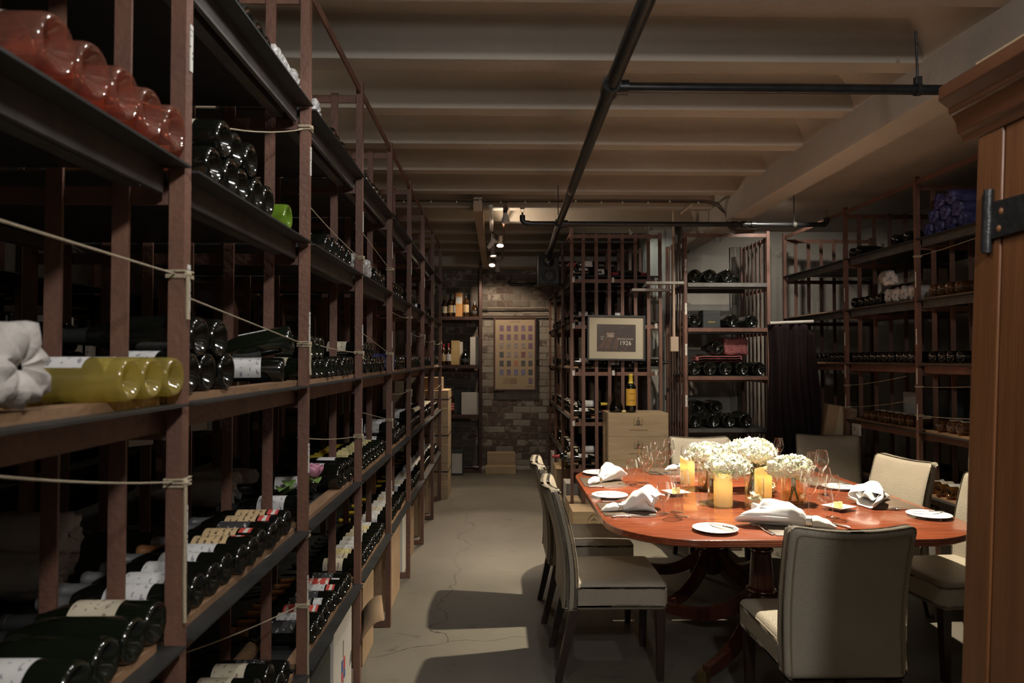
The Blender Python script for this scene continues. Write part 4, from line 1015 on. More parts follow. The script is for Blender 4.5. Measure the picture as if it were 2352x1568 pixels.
q2 = Pt(1768,1138); petals('loose white petals in the small cylinder behind candle', (q2.x,q2.y,q2.z+.004), .028, .10, 6, 40)
# ================================================================== TABLE SPOTLIGHT and TRACK
def spot_fitting(label, loc, target, watts, angle, blend, col=WARM, bulb=6., r=.035, L_=.10, bodym='lampwhite', radius=.03, stem=None, name='spotlight', glow=True):
    t = thing(name, label, 'lamp', loc); d = (Vector(target)-Vector(loc)).normalized(); q = d.to_track_quat('-Z','Y')
    rot = q.to_matrix()
    MB().lathe([(0,L_),(r*.45,L_),(r*.6,L_*.8),(r*.62,L_*.35),(r*.95,.012),(r,0),(r*.93,0),(r*.85,.010)], 20, rot=rot).build('housing', MT[bodym], t)
    MB().lathe([(0,.006),(r*.5,.007),(r*.84,.010),(r*.3,.012),(0,.012)], 20, rot=rot).build('bulb', emit('bulb_'+label[:14], col, bulb), t)
    if stem is not None: MB().tube([rot @ Vector((0,0,L_*.7)), Vector(stem)-Vector(loc)], .006, 8).build('arm', MT['black'], t)
    if glow:
        lo = Vector(loc)+d*.012
        l = lamp('spot_light', lo, watts, radius, col, 'SPOT', lo+d, angle, blend); l.parent = t; l.matrix_parent_inverse = Matrix.Translation(-Vector(loc))
    return t
spot_fitting('small ceiling spotlight hidden between joists above the dining table', (1.66,4.22,3.05), (1.36,4.14,.75), 900, 92, .85, (1.0,.88,.68), 8, .03, .07, radius=.028)

spot_fitting('small ceiling spotlight hidden between joists aimed at back racks', (1.05,4.78,3.045), (1.5,7.0,.95), 120, 44, .5, (1.0,.88,.72), 8, .03, .07, radius=.03)  # added fill with an invented fitting, brightens the racks and crates
spot_fitting('small ceiling spotlight behind main beam aimed at narrow rack', (2.45,5.2,2.957), (2.15,7.0,1.5), 75, 62, .6, (1.0,.92,.8), 8, .02, .02, radius=.03)  # added fill tucked out of sight, lifts the narrow rack corner
spot_fitting('small ceiling downlight between nearest joists over the aisle', (.22,2.15,3.05), (-.75,2.1,1.1), 40, 84, .6, NEUT, 8, .025, .05, radius=.03)  # added fill, invented fitting, for rack faces and bottle glints
spot_fitting('small ceiling downlight between second joists over the aisle', (0.22,3.46,3.05), (-.8,3.4,1.2), 34, 74, .6, NEUT, 8, .025, .05, radius=.03)  # added like the one before it, farther along the left rack
spot_fitting('small ceiling downlight between joists before the light track', (.15,5.38,3.05), (-.35,5.7,.9), 26, 110, .6, NEUT, 8, .025, .05, radius=.03)  # added fill to even out brightness down the aisle
spot_fitting('small ceiling spotlight behind main beam aimed at right back wall', (2.48,6.0,2.957), (3.2,7.7,1.5), 40, 95, .6, (1.0,.93,.85), 8, .02, .02, radius=.03)  # added fill out of sight, brightens the wall behind the right rack
spot_fitting('small spotlight above rack behind table aimed at peeling pillar', (1.36,7.05,2.83), (1.76,7.5,2.35), 7, 90, .6, (.95,1.0,.93), 6, .02, .05, radius=.02)  # added to light the pillar top, its fitting is invented
trk = thing('light_track', 'chrome light track with wooden batten running down the aisle ceiling', 'light track', (-.06,7.9,2.86))
MB().bb(-.02,.02,-1.9,1.75,.0,.03).build('rail', MT['chrome'], trk, bevel=.004, smooth=False)
MB().bb(-.15,-.075,-1.9,2.0,-.03,.09).build('batten', MT['batten'], trk, smooth=False)
MB().tube([(.12,-1.9,.03),(.12,1.4,.03)], .012, 8).build('conduit', MT['steel'], trk)
TR = [('angled left track spotlight turned to the aisle, first on the track', (-.03,6.75,2.715), (.25,6.7,3.1), 22, 130, 3.0),
      ('bright track spotlight aimed at camera, second on the track', (.025,7.15,2.715), (-.05,6.2,0), 130, 44, 60.),
      ('small track spotlight turned to floor, third on the track', (-.05,7.85,2.71), (.1,7.3,0), 80, 90, 4.),
      ('bright track spotlight near the back wall, fourth on the track', (-.07,8.55,2.70), (-.2,7.2,0), 110, 60, 60.),
      ('farthest track spotlight aimed at the brick wall', (.0,9.0,2.69), (.02,9.9,1.35), 45, 110, 40.)]
for lb, loc, tg, wt, an, bu in TR:
    spot_fitting(lb, loc, tg, wt, an, .5, (1.0,.80,.60), bu, .038, .11, stem=(-.06, loc[1]+.03, 2.862), radius=.03)
# reflector bulb hanging beside the track
pb = thing('reflector_bulb', 'white reflector bulb in a dark socket beside the light track', 'bulb', (.07,6.2,2.76))
MB().lathe([(0,0),(.034,.004),(.040,.014),(.037,.03),(.022,.075),(.015,.095),(.013,.10),(0,.10)], 24).build('bulb', MT['lampwhite'], pb)
MB().lathe([(0,.097),(.015,.097),(.018,.11),(.018,.14),(.01,.15),(.006,.20),(0,.20)], 16).build('socket', MT['black'], pb)

# ================================================================== PIPES
ZP = 2.70
pm = thing('sprinkler_pipe', 'black sprinkler main running from overhead to the hanging loudspeaker', 'pipe', (.5,5,ZP))
def rel(pts, c): return [Vector(p)-Vector(c) for p in pts]
C_ = (.5,5,ZP)
MB().tube(rel([(.47,.6,ZP),(.475,2.9,ZP),(.52,5.9,ZP),(.56,7.42,ZP),(.575,8.3,ZP)], C_), .029, 18).build('pipe', MT['pipe'], pm)
for y, x in ((2.9,.475),(5.88,.52)):
    MB().tube(rel([(x-.002,y-.05,ZP),(x+.002,y+.05,ZP)], C_), .039, 18).build('tee_fitting', MT['pipe'], pm)
    MB().tube(rel([(x,y,ZP),(x+.075,y,ZP)], C_), .031, 16).build('tee_fitting', MT['pipe'], pm)
MB().tube(rel([(.503,4.7,ZP),(.5035,4.72,ZP)], C_), .031, 18).build('coupling', MT['chrome'], pm)
MB().tube(rel([(.49,5.62,ZP+.02),(.49,5.62,2.96)], C_), .004, 6).build('hanger_rod', MT['iron'], pm)
p1 = thing('sprinkler_branch', 'black cross pipe under the nearest joists running right to the beam', 'pipe', (1.3,2.9,ZP))
MB().tube([(-.80,0,0),(.70,0,0)], .021, 16).build('pipe', MT['pipe'], p1)
xh = onY(2108,190,2.9).x-1.3
hg = MB().tube([(xh,0,.03),(xh-.006,0,.25)], .005, 8); hg.build('hanger_rod', MT['iron'], p1)
MB().lathe([(.023,-.011),(.0255,-.011),(.0255,.011),(.023,.011),(.023,-.011)], 20, (xh,0,0), rot=Matrix.Rotation(pi/2,3,'Y')).build('hanger_clamp', MT['iron'], p1)
MB().bb(xh-.014,xh+.014,-.012,.012,.02,.055).build('hanger_clamp', MT['iron'], p1, smooth=False, bevel=.003)
p2 = thing('sprinkler_branch', 'black cross pipe farther back passing under beam with sprinkler heads', 'pipe', (1.3,5.88,ZP))
MB().tube([(-.70,0,0),(1.50,0,0)], .021, 14).build('pipe', MT['pipe'], p2)
for x in (.72,.80,.88): MB().tube([(x-.02,0,0),(x+.02,0,0)], .029, 14).build('coupling', MT['pipe'], p2)
MB().tube([(-.72,0,0),(-1.06,0,0)], .021, 14).build('pipe', MT['pipe'], p2); MB().tube([(-1.03,0,0),(-1.075,0,.006),(-1.09,0,.03),(-1.09,0,.07)], .024, 14).build('elbow', MT['pipe'], p2)
MB().tube([(1.47,0,0),(1.50,0,.006),(1.515,0,.03),(1.515,0,.06)], .024, 14).build('elbow', MT['pipe'], p2)
for x, z0 in ((-1.09,.075),(1.515,.065)):
    h = MB().tube([(x,0,z0-.01),(x,0,z0+.02)], .008, 8); h.lathe([(.0,z0+.055),(.022,z0+.053),(.022,z0+.056),(0,z0+.058)], 16, (x,0,0))
    for s in (-1,1): h.tube([(x+s*.006,0,z0+.018),(x+s*.017,0,z0+.035),(x+s*.006,0,z0+.055)], .0018, 6)
    h.build('sprinkler_head', MT['brass'], p2)
xh2 = onY(1824,505,5.88).x-1.3
MB().tube([(xh2,0,.02),(xh2,0,.27)], .004, 6).build('hanger_rod', MT['iron'], p2)
MB().lathe([(.023,-.014),(.026,-.014),(.026,.014),(.023,.014),(.023,-.014)], 18, (xh2,0,0), rot=Matrix.Rotation(pi/2,3,'Y')).build('hanger_clamp', MT['rail'], p2)
p3 = thing('sprinkler_branch', 'short dark bent pipe below the ceiling at the brick wall', 'pipe', (.37,8.9,2.50))
MB().tube([(-.22,0,.05),(-.22,0,.02),(-.205,0,.004),(-.19,0,0),(.08,0,0),(.13,-.05,.02),(.19,-.62,.19)], .020, 12).build('pipe', MT['pipe'], p3)
MB().tube([(.12,-.1,.03),(.12,-.1,.34)], .004, 6).build('hanger_rod', MT['rail'], p3)
# conduit turning down beside pillar
tag(MB().tube([(.55,6.08,2.935),(1.70,6.08,2.935),(1.735,6.10,2.935),(1.745,6.14,2.935),(1.745,6.56,2.935)], .010, 8).build('conduit', MT['batten']), 'pale conduit under joists bending back towards the pillar', 'conduit')
cb = thing('cable_bundle', 'bundle of brown cables clipped under a joist across the ceiling', 'cables', (.3,6.0,2.93))
for k, (dy, dz) in enumerate(((0,0),(.022,.004),(.05,-.004),(.078,.002))):
    pts = [(-1.5,dy,dz),(-.4,dy,dz-.004),(.6,dy,dz+.002),(1.52,dy,dz)]
    if k < 3: pts += [(1.62,dy+.01*k,dz-.02),(1.68+.01*k,dy,dz-.10),(1.70+.012*k,dy,-.20-.01*k),(1.78,dy,-.26-.008*k),(1.95,dy,-.25-.008*k)]
    MB().tube(pts, .007, 8).build('cable', MT['cable'], cb)
for k in range(14): MB().box((-1.3+.21*k+random.uniform(-.03,.03), random.choice((-.012,.035)), -.012), (.012,.006,.018)).build('cable_clip', MT['clip'], cb, smooth=False)

# ================================================================== LOUDSPEAKER
sp = thing('loudspeaker', 'black two-way loudspeaker hanging at the end of the sprinkler pipe', 'speaker', (.555,7.52,2.36), R(2))
MB().box((0,.09,.165),(.225,.19,.325)).build('cabinet', MT['black'], sp, smooth=False, bevel=.006)
rotf = Matrix.Rotation(pi/2,3,'X')
MB().lathe([(.052,0),(.056,.004),(.058,0)], 32, (0,-.006,.245), rot=rotf).build('tweeter_ring', MT['rubber'], sp)
MB().lathe([(0,.008),(.02,.006),(.05,.001),(.052,0)], 32, (0,-.005,.245), rot=rotf).build('tweeter', MT['rubber'], sp)
wf = MB(); 
wf.lathe([(.050,0),(.060,.007),(.072,.006),(.078,0)], 40, (0,-.006,.092), rot=rotf); wf.build('woofer_ring', MT['black'], sp)
MB().lathe([(0,-.012),(.018,-.014),(.022,-.022),(.050,-.001),(.056,.004)], 32, (0,-.006,.092), rot=rotf).build('woofer', mat('glossy_cone', (.01,.01,.011), .15), sp)
MB().bb(-.04,.04,.02,.10,.327,.342).build('bracket', MT['chrome'], sp, smooth=False, bevel=.003)
for s in (-1,1): MB().tube([(s*.035,.05,.335),(s*.045,.05,.36),(s*.036,.05,.375)], .004, 6).build('bracket', MT['chrome'], sp)

# ================================================================== FRAMED POSTER ON THE BRICK WALL
ps = thing('framed_poster', 'tall framed poster of small pictures on the brick wall', 'poster', (.245,9.855,1.62))
pw, phh = .60, 1.04
for (x0,x1,z0,z1) in ((-pw/2,pw/2,phh/2-.022,phh/2),(-pw/2,pw/2,-phh/2,-phh/2+.022),(-pw/2,-pw/2+.022,-phh/2+.022,phh/2-.022),(pw/2-.022,pw/2,-phh/2+.022,phh/2-.022)):
    MB().bb(x0,x1,-.022,.012,z0,z1).build('frame_strip', MT['frame_r'], ps, smooth=False, bevel=.003)
MB().bb(-pw/2+.02,pw/2-.02,.002,.010,-phh/2+.02,phh/2-.02).build('sheet', MT['paper'], ps, smooth=False)
tcols = [(.10,.06,.09),(.12,.05,.06),(.24,.10,.06),(.11,.08,.11),(.13,.08,.09),(.16,.13,.12),(.05,.05,.05),(.11,.11,.16)]
tm = [mat('picture_%d' % i, c, .6, 0, tuple(min(1,x*2.2) for x in c), 55, ncontrast=(.4,.6)) for i, c in enumerate(tcols)]
for r_ in range(6):
    for c_ in range(5):
        x = -.19+.102*c_; z = .36-.124*r_; 
        MB().bb(x-.028,x+.030,-.0005,.003,z-.040,z+.040).build('picture', tm[[0,0,5,5,6,7][r_] if (c_+r_) % 3 else (c_+2*r_) % 8], ps, smooth=False)
MB().bb(.19,.25,-.0005,.003,-.42,-.34).build('picture', tm[3], ps, smooth=False)
text('10', .10, MT['ink'], ps, (-.02,-.0005,-.39), name='lettering', sx=.9); text('GRANDS CRUS', .022, MT['ink'], ps, (0,-.0005,.455)); 
for k in range(5): text('une collection de trente dessins pour un vin', .011, MT['ink'], ps, (-.07,-.0008,-.345-.018*k))
MB().bb(.16,.25,-.0005,.002,-.462,-.458).build('rule', MT['ink'], ps, smooth=False)

# ================================================================== FRAMED VINTAGE PHOTO ON RACK END
fp_c = onY(1415.5, 776, 6.74)
fp = thing('framed_photo', 'framed dark photo of old bottles with vintage years on rack end', 'picture', tuple(fp_c), 0); fp.rotation_euler = (R(-3), R(.8), 0)
fw, fh = .565, .440
for (x0,x1,z0,z1) in ((-fw/2,fw/2,fh/2-.018,fh/2),(-fw/2,fw/2,-fh/2,-fh/2+.018),(-fw/2,-fw/2+.018,-fh/2+.018,fh/2-.018),(fw/2-.018,fw/2,-fh/2+.018,fh/2-.018)):
    MB().bb(x0,x1,-.016,.014,z0,z1).build('frame_strip', MT['frame_b'], fp, smooth=False, bevel=.002)
MB().bb(-fw/2+.016,fw/2-.016,.0,.010,-fh/2+.016,fh/2-.016).build('mat_board', MT['matboard'], fp, smooth=False)
iw, ih = .378, .265; PM = mat('photo_dark', (.030,.020,.017), .5, 0, (.048,.030,.023), 20); PB = mat('photo_brown', (.10,.050,.028), .5, 0, (.065,.034,.021), 25)
MB().bb(-iw/2,iw/2,-.002,.001,-ih/2,ih/2).build('print', PM, fp, smooth=False)
def flat(name, poly, m, y): MB().prism(poly, y-.0006, y, lambda a, b, c: (a, c, b)).build(name, m, fp, smooth=False)
for (bx0, tx, w0) in ((-.160,-.085,.026),(-.092,-.050,.028),(-.018,.015,.028)):
    flat('printed_bottle', [(bx0-w0,-.105),(bx0+w0,-.105),(tx+w0*.55,.01),(tx-w0*.55,.01)], PB, -.0024)
for x in (-.160,-.092,-.018,.06,.118):
    MB().lathe([(.019,0),(.026,0),(.026,.0006),(.019,.0006),(.019,0)], 24, (x,-.0030,-.106), rot=rotf).build('printed_rim', PB, fp); 
flat('printed_plaque', [(-.096,.002),(-.020,.002),(-.018,.010),(-.018,.046),(-.024,.052),(-.092,.052),(-.098,.046),(-.098,.010)], mat('photo_plaque', (.15,.095,.07), .6), -.0026)
text('1924', .034, MT['ink_white'], fp, (-.058,-.0036,.018), sx=.85); text('DE LUTION', .013, MT['ink_white'], fp, (-.058,-.0036,.041))
text('LAFITE', .013, MT['ink_white'], fp, (-.137,-.0036,.008)); text('24', .022, MT['ink_white'], fp, (-.140,-.0036,-.012))
text('MOUTON-ROTHSCHILD', .0175, MT['ink_white'], fp, (.088,-.0036,-.010), sx=.80); text('1926', .062, MT['ink_white'], fp, (.088,-.0036,-.050), sx=.95); text('1 9 2 9', .011, MT['paper'], fp, (.055,-.0036,.10))
# ================================================================== CRATES WITH BOTTLES BY THE RACK
def crest(parent, x, z, y, s, m):
    for q in (-1,1): MB().tube([(x+q*.030*s,y,z-.022*s),(x+q*.040*s,y,z+.0*s),(x+q*.030*s,y,z+.018*s),(x+q*.036*s,y,z+.03*s)], .0022*s, 6).build('crest', m, parent)
    MB().prism([(x-.016*s,z-.018*s),(x,z-.030*s),(x+.016*s,z-.018*s),(x+.018*s,z+.008*s),(x,z+.022*s),(x-.018*s,z+.008*s)], y-.0006, y, lambda a, b, c: (a, c, b)).build('crest', m, parent, smooth=False)
    MB().prism([(x-.04*s,z-.030*s),(x+.04*s,z-.030*s),(x+.034*s,z-.022*s),(x-.034*s,z-.022*s)], y-.0006, y, lambda a, b, c: (a, c, b)).build('crest', m, parent, smooth=False)
    MB().prism([(x-.007*s,z+.024*s),(x+.007*s,z+.024*s),(x,z+.046*s)], y-.0006, y, lambda a, b, c: (a, c, b)).build('crest', m, parent, smooth=False)
def crate(label, c, d, rz=0., nails=True, m='crate', slide=True):
    """wooden wine case: sides, ends and lid board"""
    t = thing('wooden_crate', label, 'crate', c, rz); w_, dp, h = d; th = .014
    MB().bb(-w_/2,w_/2,-dp/2,-dp/2+th,0,h-.001).build('front_board', MT[m], t, smooth=False, bevel=.0015)
    MB().bb(-w_/2,w_/2,dp/2-th,dp/2,0,h-.001).build('back_board', MT[m], t, smooth=False, bevel=.0015)
    for s in (-1,1): MB().bb(s*w_/2-(th if s > 0 else 0), s*w_/2+(0 if s > 0 else th), -dp/2+th+.0005, dp/2-th-.0005, 0, h-.001).build('side_board', MT['crate_y'], t, smooth=False, bevel=.0015)
    MB().bb(-w_/2+.004,w_/2-.004,-dp/2+.003,dp/2-.003,h-.012,h).build('lid', MT[m], t, smooth=False, bevel=.0015)
    if nails:
        nm = MB()
        for s in (-1,1):
            for k in range(4): nm.box((s*(w_/2-.007), -dp/2-.0005, h*(.14+.24*k)), (.004,.002,.004))
        nm.build('nails', MT['ink_black'], t, smooth=False)
    return t
cx0 = onY(1397,950,6.30).x; cx1 = onY(1535,950,6.30).x; ctop = onY(1460,948,6.30).z; ch_ = ctop/5
for k in range(5):
    t = crate('pale pine wine case with printed crest, %s from top of stack' % ORD[4-k], ((cx0+cx1)/2, 6.47, ch_*k), (cx1-cx0, .34, ch_-.0008))
    if k >= 2: crest(t, 0, ch_*.62, -.1705, 1.05, MT['ink']); text('LARMANDIER-BERNIER', .017, MT['ink'], t, (0,-.1706,ch_*.27))
ct = ctop
bottle('bordeaux', (onY(1449,900,6.36).x, 6.36, ct), 'up', 'tall dark bottle with golden yellow label standing on the crate stack', 'dglass', None, 'cap_yellow', 0)
yb = COL.objects[-2] if False else [o for o in COL.objects if o.get('label','').startswith('tall dark bottle with golden')][0]; yb.scale = (1.25,1.25,1.17)
lb_ = MB().lathe([(.0385,.055),(.0385,.185)], 20, a0=-pi/2-1.3, a1=-pi/2+1.3).build('label', MT['lab_gold'], yb)
text('Larose', .014, MT['ink'], yb, (0,-.0392,.10), name='lettering'); MB().tube([(-.016,-.0395,.145),(0,-.0398,.152),(.016,-.0395,.145)], .0016, 6).build('emblem', MT['ink'], yb)
dc = thing('decanter', 'dark tall-necked decanter standing on the crate stack', 'decanter', (onY(1415,930,6.40).x, 6.40, ct))
MB().lathe([(0,.004),(.05,.0),(.062,.006),(.066,.03),(.060,.06),(.042,.10),(.026,.145),(.016,.20),(.0125,.27),(.0115,.34),(.0118,.42),(.013,.46),(.016,.475),(.015,.476),(.011,.46)], 32).build('body', thin_glass('smoke_glass', (.62,.60,.56), .7, .05), dc)
MB().lathe([(0,.008),(.058,.009),(.063,.03),(.057,.06),(.039,.10),(.024,.14),(0,.14)], 28).build('wine', MT['dglass'], dc)
ck = tag(MB().tube([(-.016,0,.011),(.016,0,.011)], [.011,.0115], 14).build('cork', MT['butter'], loc=(onY(1433,940,6.33).x,6.335,ct), rot=(0,0,.2)), 'yellow-tipped cork lying between decanter and bottle on crates', 'cork')
# crate with round stamp on the floor under the table edge
sc_ = crate('pale pine case with round stamped mark on floor beyond left table edge', (.845, 6.5, 0), (.33,.34,.17))
for rr_ in (.062,.058,): MB().lathe([(rr_-.0012,0),(rr_,0),(rr_,.0008),(rr_-.0012,.0008)], 40, (.03,-.171,.085), rot=rotf).build('stamp', MT['ink'], sc_)
for (x0,x1,z0,z1) in ((.002,.058,.062,.064),(.002,.004,.062,.088),(.056,.058,.062,.088),(.0,.06,.088,.090),(.028,.032,.064,.076),(.012,.016,.072,.080),(.042,.046,.072,.080)): MB().bb(x0,x1,-.1712,-.1702,z0,z1).build('stamp', MT['ink'], sc_, smooth=False)
MB().prism([(0,.09),(.06,.09),(.030,.118)], -.1712, -.1704, lambda a, b, c: (a, c, b)).build('stamp', MT['ink'], sc_, smooth=False)
for k, chx in enumerate("CHATEAU L'EGLISE"):
    a = pi*.92-k*pi*.84/15; text(chx, .012, MT['ink'], sc_, (.03+.049*cos(a), -.1712, .085+.049*sin(a)), (pi/2, -(a-pi/2), 0), name='lettering')
crate('small pine case standing on floor behind the stamped case', (.83,6.98,0), (.28,.30,.16), nails=False); crate('open pine case on floor at foot of rack near back wall', (.80,8.2,0), (.26,.5,.30), nails=False)
cw_ = tag(MB().box((0,0,.17),(.24,.4,.34)).build('carton', MT['cardw'], loc=(.82,9.05,0), smooth=False, bevel=.004), 'white carton on floor at foot of rack nearest brick wall', 'box')
tag(MB().box((0,0,.06),(.12,.16,.12)).build('carton', MT['lab_yellow'], loc=(.79,8.2,.3005), smooth=False, bevel=.003), 'small yellow carton standing on open pine case', 'box')
tag(MB().box((0,0,.12),(.22,.30,.24)).build('carton', MT['cardw'], loc=(.83,7.5,0), smooth=False, bevel=.003), 'pale box with faint print on floor between rack posts', 'box')

# ================================================================== LEFT FLOOR: cases and cartons under the rack
def carton(label, c, d, m, name='carton', rz=0.): return tag(MB().box((0,0,d[2]/2), d).build(name, MT[m], loc=c, rot=(0,0,rz), smooth=False, bevel=.004), label, 'box')
pbx = carton('white carton with printed coat of arms under knee-high shelf', (LX-.21,2.98,0), (.36,.34,.46), 'cardw')
text('PERRIN', .062, MT['ink'], pbx, (.1812,0,.10), (pi/2,0,pi/2)); text('FAMILLE', .028, MT['ink'], pbx, (.1812,0,.15), (pi/2,0,pi/2))
for (y, z, w_, h, m) in ((0,.335,.012,.07,'ink'),(-.02,.27,.03,.05,'ink_blue'),(.02,.27,.03,.05,'ink_red'),(-.02,.225,.03,.035,'ink_red'),(.02,.225,.03,.035,'ink_blue'),(0,.19,.014,.03,'ink')): MB().bb(.1803,.1812,y-w_/2,y+w_/2,z-h/2,z+h/2).build('coat_of_arms', MT[m], pbx, smooth=False)
lbx = carton('black carton with gold lettering under knee-high shelf', (LX-.21,2.545,0), (.36,.42,.44), 'cardd')
text('LAGAR', .075, MT['ink_gold'], lbx, (.1812,0,.20), (pi/2,0,pi/2)); text('DE BOUZA', .06, MT['ink_gold'], lbx, (.1812,0,.12), (pi/2,0,pi/2))
flp = MB().grid(lambda u, v: (.0+.10*u, -.17+.34*v, .18*u-.10*u*u), 6, 2); 
o = solid(flp.build('carton_flap', MT['card'], loc=(LX-.02,3.32,.30), rot=(0,0,.2)), .003); tag(o, 'loose brown cardboard flap sticking out beyond third post', 'cardboard')
for i, (y, d, m, lb) in enumerate(((3.72,(.36,.30,.40),'card','brown carton under fourth bay of left rack'),(4.55,(.40,.42,.46),'card','tall brown carton under fifth bay of left rack'),(4.98+.2,(.36,.26,.40),'cardw','white carton under sixth bay of left rack, nearest post'),(5.55,(.36,.34,.36),'card','brown carton under sixth bay of left rack'),(6.35,(.36,.40,.48),'card','brown carton under seventh bay of left rack'),(7.25,(.36,.4,.42),'crate_y','wooden-coloured carton under eighth bay of left rack'))):
    carton(lb, (LX-.24,y,0), d, m)
for k in range(6):
    c = crate('pine wine case in stack at far end of left rack, %s from floor' % ORD[k], (LX-.10,8.02+.012*(k % 2),.2*k), (.34,.50,.1992), nails=False, m='crate')
    if k in (1,3,5): MB().bb(-.171,.171,-.2512,-.2502,.09,.105).build('strap', MT['ink_black'], c, smooth=False); MB().bb(.1702,.1712,-.25,.25,.09,.105).build('strap', MT['ink_black'], c, smooth=False)
carton('brown carton on top of stacked pine cases at rack end', (LX-.14,8.02,1.2), (.26,.3,.14), 'card')

# ================================================================== SPIRITS SHELVES ON THE BACK WALL
sx0, sx1 = -1.0, -.235
ss = thing('spirits_shelf', 'dark steel shelf unit of spirits against the brick wall', 'shelf unit', (-.62,9.62,0))
for x in (sx0+.62, sx1+.62): MB().bb(x-.018,x+.018,-.13,-.09,0,2.85).build('post', MT['steel_dark'], ss, smooth=False); MB().bb(x-.018,x+.018,.20,.24,0,2.85).build('post', MT['steel_dark'], ss, smooth=False)
SZ = [onY(1060,727,9.55).z, onY(1060,838,9.55).z, onY(1060,952,9.55).z]
for z in SZ: MB().bb(sx0+.62,sx1+.60,-.12,.24,z-.045,z).build('shelf_board', MT['steel_dark'], ss, smooth=False)
MB().bb(sx0+.62,sx1+.62,-.12,.24,0,.03).build('shelf_board', MT['steel_dark'], ss, smooth=False)
def sxp(px): return onY(px,800,9.62).x
reg('spirit', .040, .30, 'bordeaux', (.18,.50), .80); reg('flask', .062, .22, 'champagne', (.2,.4), .86)
def stand(px, z, kind, label, glass, lab, cap, sc=1.): 
    bottle(kind, (sxp(px), 9.60, z+.0005), 'up', label, glass, lab, cap, -pi/2, name='spirit_bottle'); [o for o in COL.objects if o.get('label') == label][0].scale = (sc,sc,sc)
stand(1021,SZ[0],'spirit','brown spirit bottle with cream label, leftmost on upper spirits shelf','bglass','lab_cream','cap_brown',.95)
stand(1035,SZ[0],'spirit','dark spirit bottle with tan label, second on upper spirits shelf','bglass','lab_tan','cap_black',1.05)
stand(1046,SZ[0],'spirit','red-capped spirit bottle with pale label on upper shelf','bglass','lab_white','cap_red',1.05)
stand(1070,SZ[0],'spirit','slim brown bottle with red-gold label right of orange carton','bglass','lab_tan','cap_black',1.1)
stand(1090,SZ[0],'flask','round glinting flask at right of upper spirits shelf','bglass','lab_black','cap_silver',.95)
oc = tag(MB().box((0,0,.165),(.092,.09,.33)).build('carton', MT['orange'], loc=(sxp(1054.5),9.6,SZ[0]), smooth=False, bevel=.002), 'tall orange carton between bottles on upper spirits shelf', 'box'); MB().bb(-.04,.04,-.0462,-.0452,.18,.27).build('label', MT['lab_white'], oc, smooth=False)
stand(1019,SZ[1],'spirit','reddish bottle leftmost on middle spirits shelf','bglass','lab_tan','cap_red',.95)
stand(1030,SZ[1],'spirit','rosé-labelled bottle second on middle spirits shelf','bglass','lab_white','cap_red',1.0)
stand(1068,SZ[1],'flask','squat black bottle before white carton on middle shelf','dglass','lab_black','cap_black',1.0)
for px, w_, h, m, lb in ((1046,.115,.335,'goldbox','gold gift carton on middle spirits shelf'),(1058,.05,.32,'cardw','narrow pale carton beside gold gift carton'),(1091,.135,.385,'cardw','tall white carton at right of middle spirits shelf')):
    carton(lb, (sxp(px), 9.64 if px != 1058 else 9.70, SZ[1]), (w_,.10,h), m)
stand(1037,SZ[2],'spirit','whisky bottle with slanted orange label on lower spirits shelf','bglass','lab_red','cap_brown',1.05)
carton('large cream presentation box on lower spirits shelf', (sxp(1080),9.6,SZ[2]), (.235,.10,.30), 'cardw'); carton('dark green carton behind cream box on lower spirits shelf', (sxp(1058),9.76,SZ[2]), (.30,.10,.34), 'cardd')
wb_ = carton('black-edged white carton standing on floor under spirits shelves', (sxp(1053),9.39,.0), (.165,.16,.33), 'cardd'); MB().bb(-.068,.068,-.0815,-.0805,.03,.29).build('label', MT['cardw'], wb_, smooth=False); MB().bb(-.06,.06,-.0822,-.0816,.035,.075).build('barcode', MT['lab_white'], wb_, smooth=False)
bxw = crate('wide pine case on floor against the brick wall', (onY(1151,1060,9.65).x, 9.70, .035), (.385,.16,.22), nails=False); crate('low pine case lying before the wide case at brick wall', (onY(1150,1064,9.5).x, 9.50, 0), (.41,.16,.10), nails=False)

# ================================================================== RIGHT CORNER: cloth, tube, cartons
tb0 = onY(1768,742,6.1); tb1 = onY(1868,738,6.1)
tag(MB().tube([tuple(tb0),tuple(tb1)], .014, 12).build('tube', MT['whitetube']), 'white tube holding up the hanging dark cloth', 'tube')
def drape(u, v):
    x = tb0.x-.02+(.44+.03*v)*u; z = tb0.z-.008-(tb0.z-.03)*v; f = .020+.035*v
    y = 6.10+f*sin(u*15+1.2*sin(v*4))+.022*sin(u*31-v*5)+.05*v*(u-.5)
    if u > .72: z -= .16*(u-.72)*(1-v)*2
    return (x+.012*sin(v*9+u*4), y, z)
o = solid(MB().grid(drape, 60, 40).build('hanging_cloth', MT['cloth_d'], ang=80), .004); tag(o, 'dark plum cloth hanging in folds right of the narrow rack', 'cloth')
bc = onY(1925,960,6.0)
cbx = put('carton', rbox((.24,.22,.30), .006, 2, 1), MT['card'], None, (bc.x+.02,6.05,.995), (0,R(9),R(-14))); tag(cbx, 'tilted brown carton sealed with tape beside the dark cloth', 'box')
MB().bb(-.03,.03,-.1122,-.1105,-.15,.15).build('tape', MT['tape'], cbx, smooth=False)
carton('brown carton under the tilted taped carton', (bc.x+.04,6.12,.40), (.30,.30,.43), 'card'); carton('brown carton on floor beneath pile beside dark cloth', (bc.x+.04,6.12,0), (.34,.32,.40), 'card')
sg = onY(1978,985,5.70); 
g3 = carton('white notice card with number three on right-wall rack', (WX+.03,5.68,.925), (.02,.12,.10), 'cardw'); text('3', .05, MT['ink_black'], g3, (-.0106,.02,.05), (pi/2,0,-pi/2))
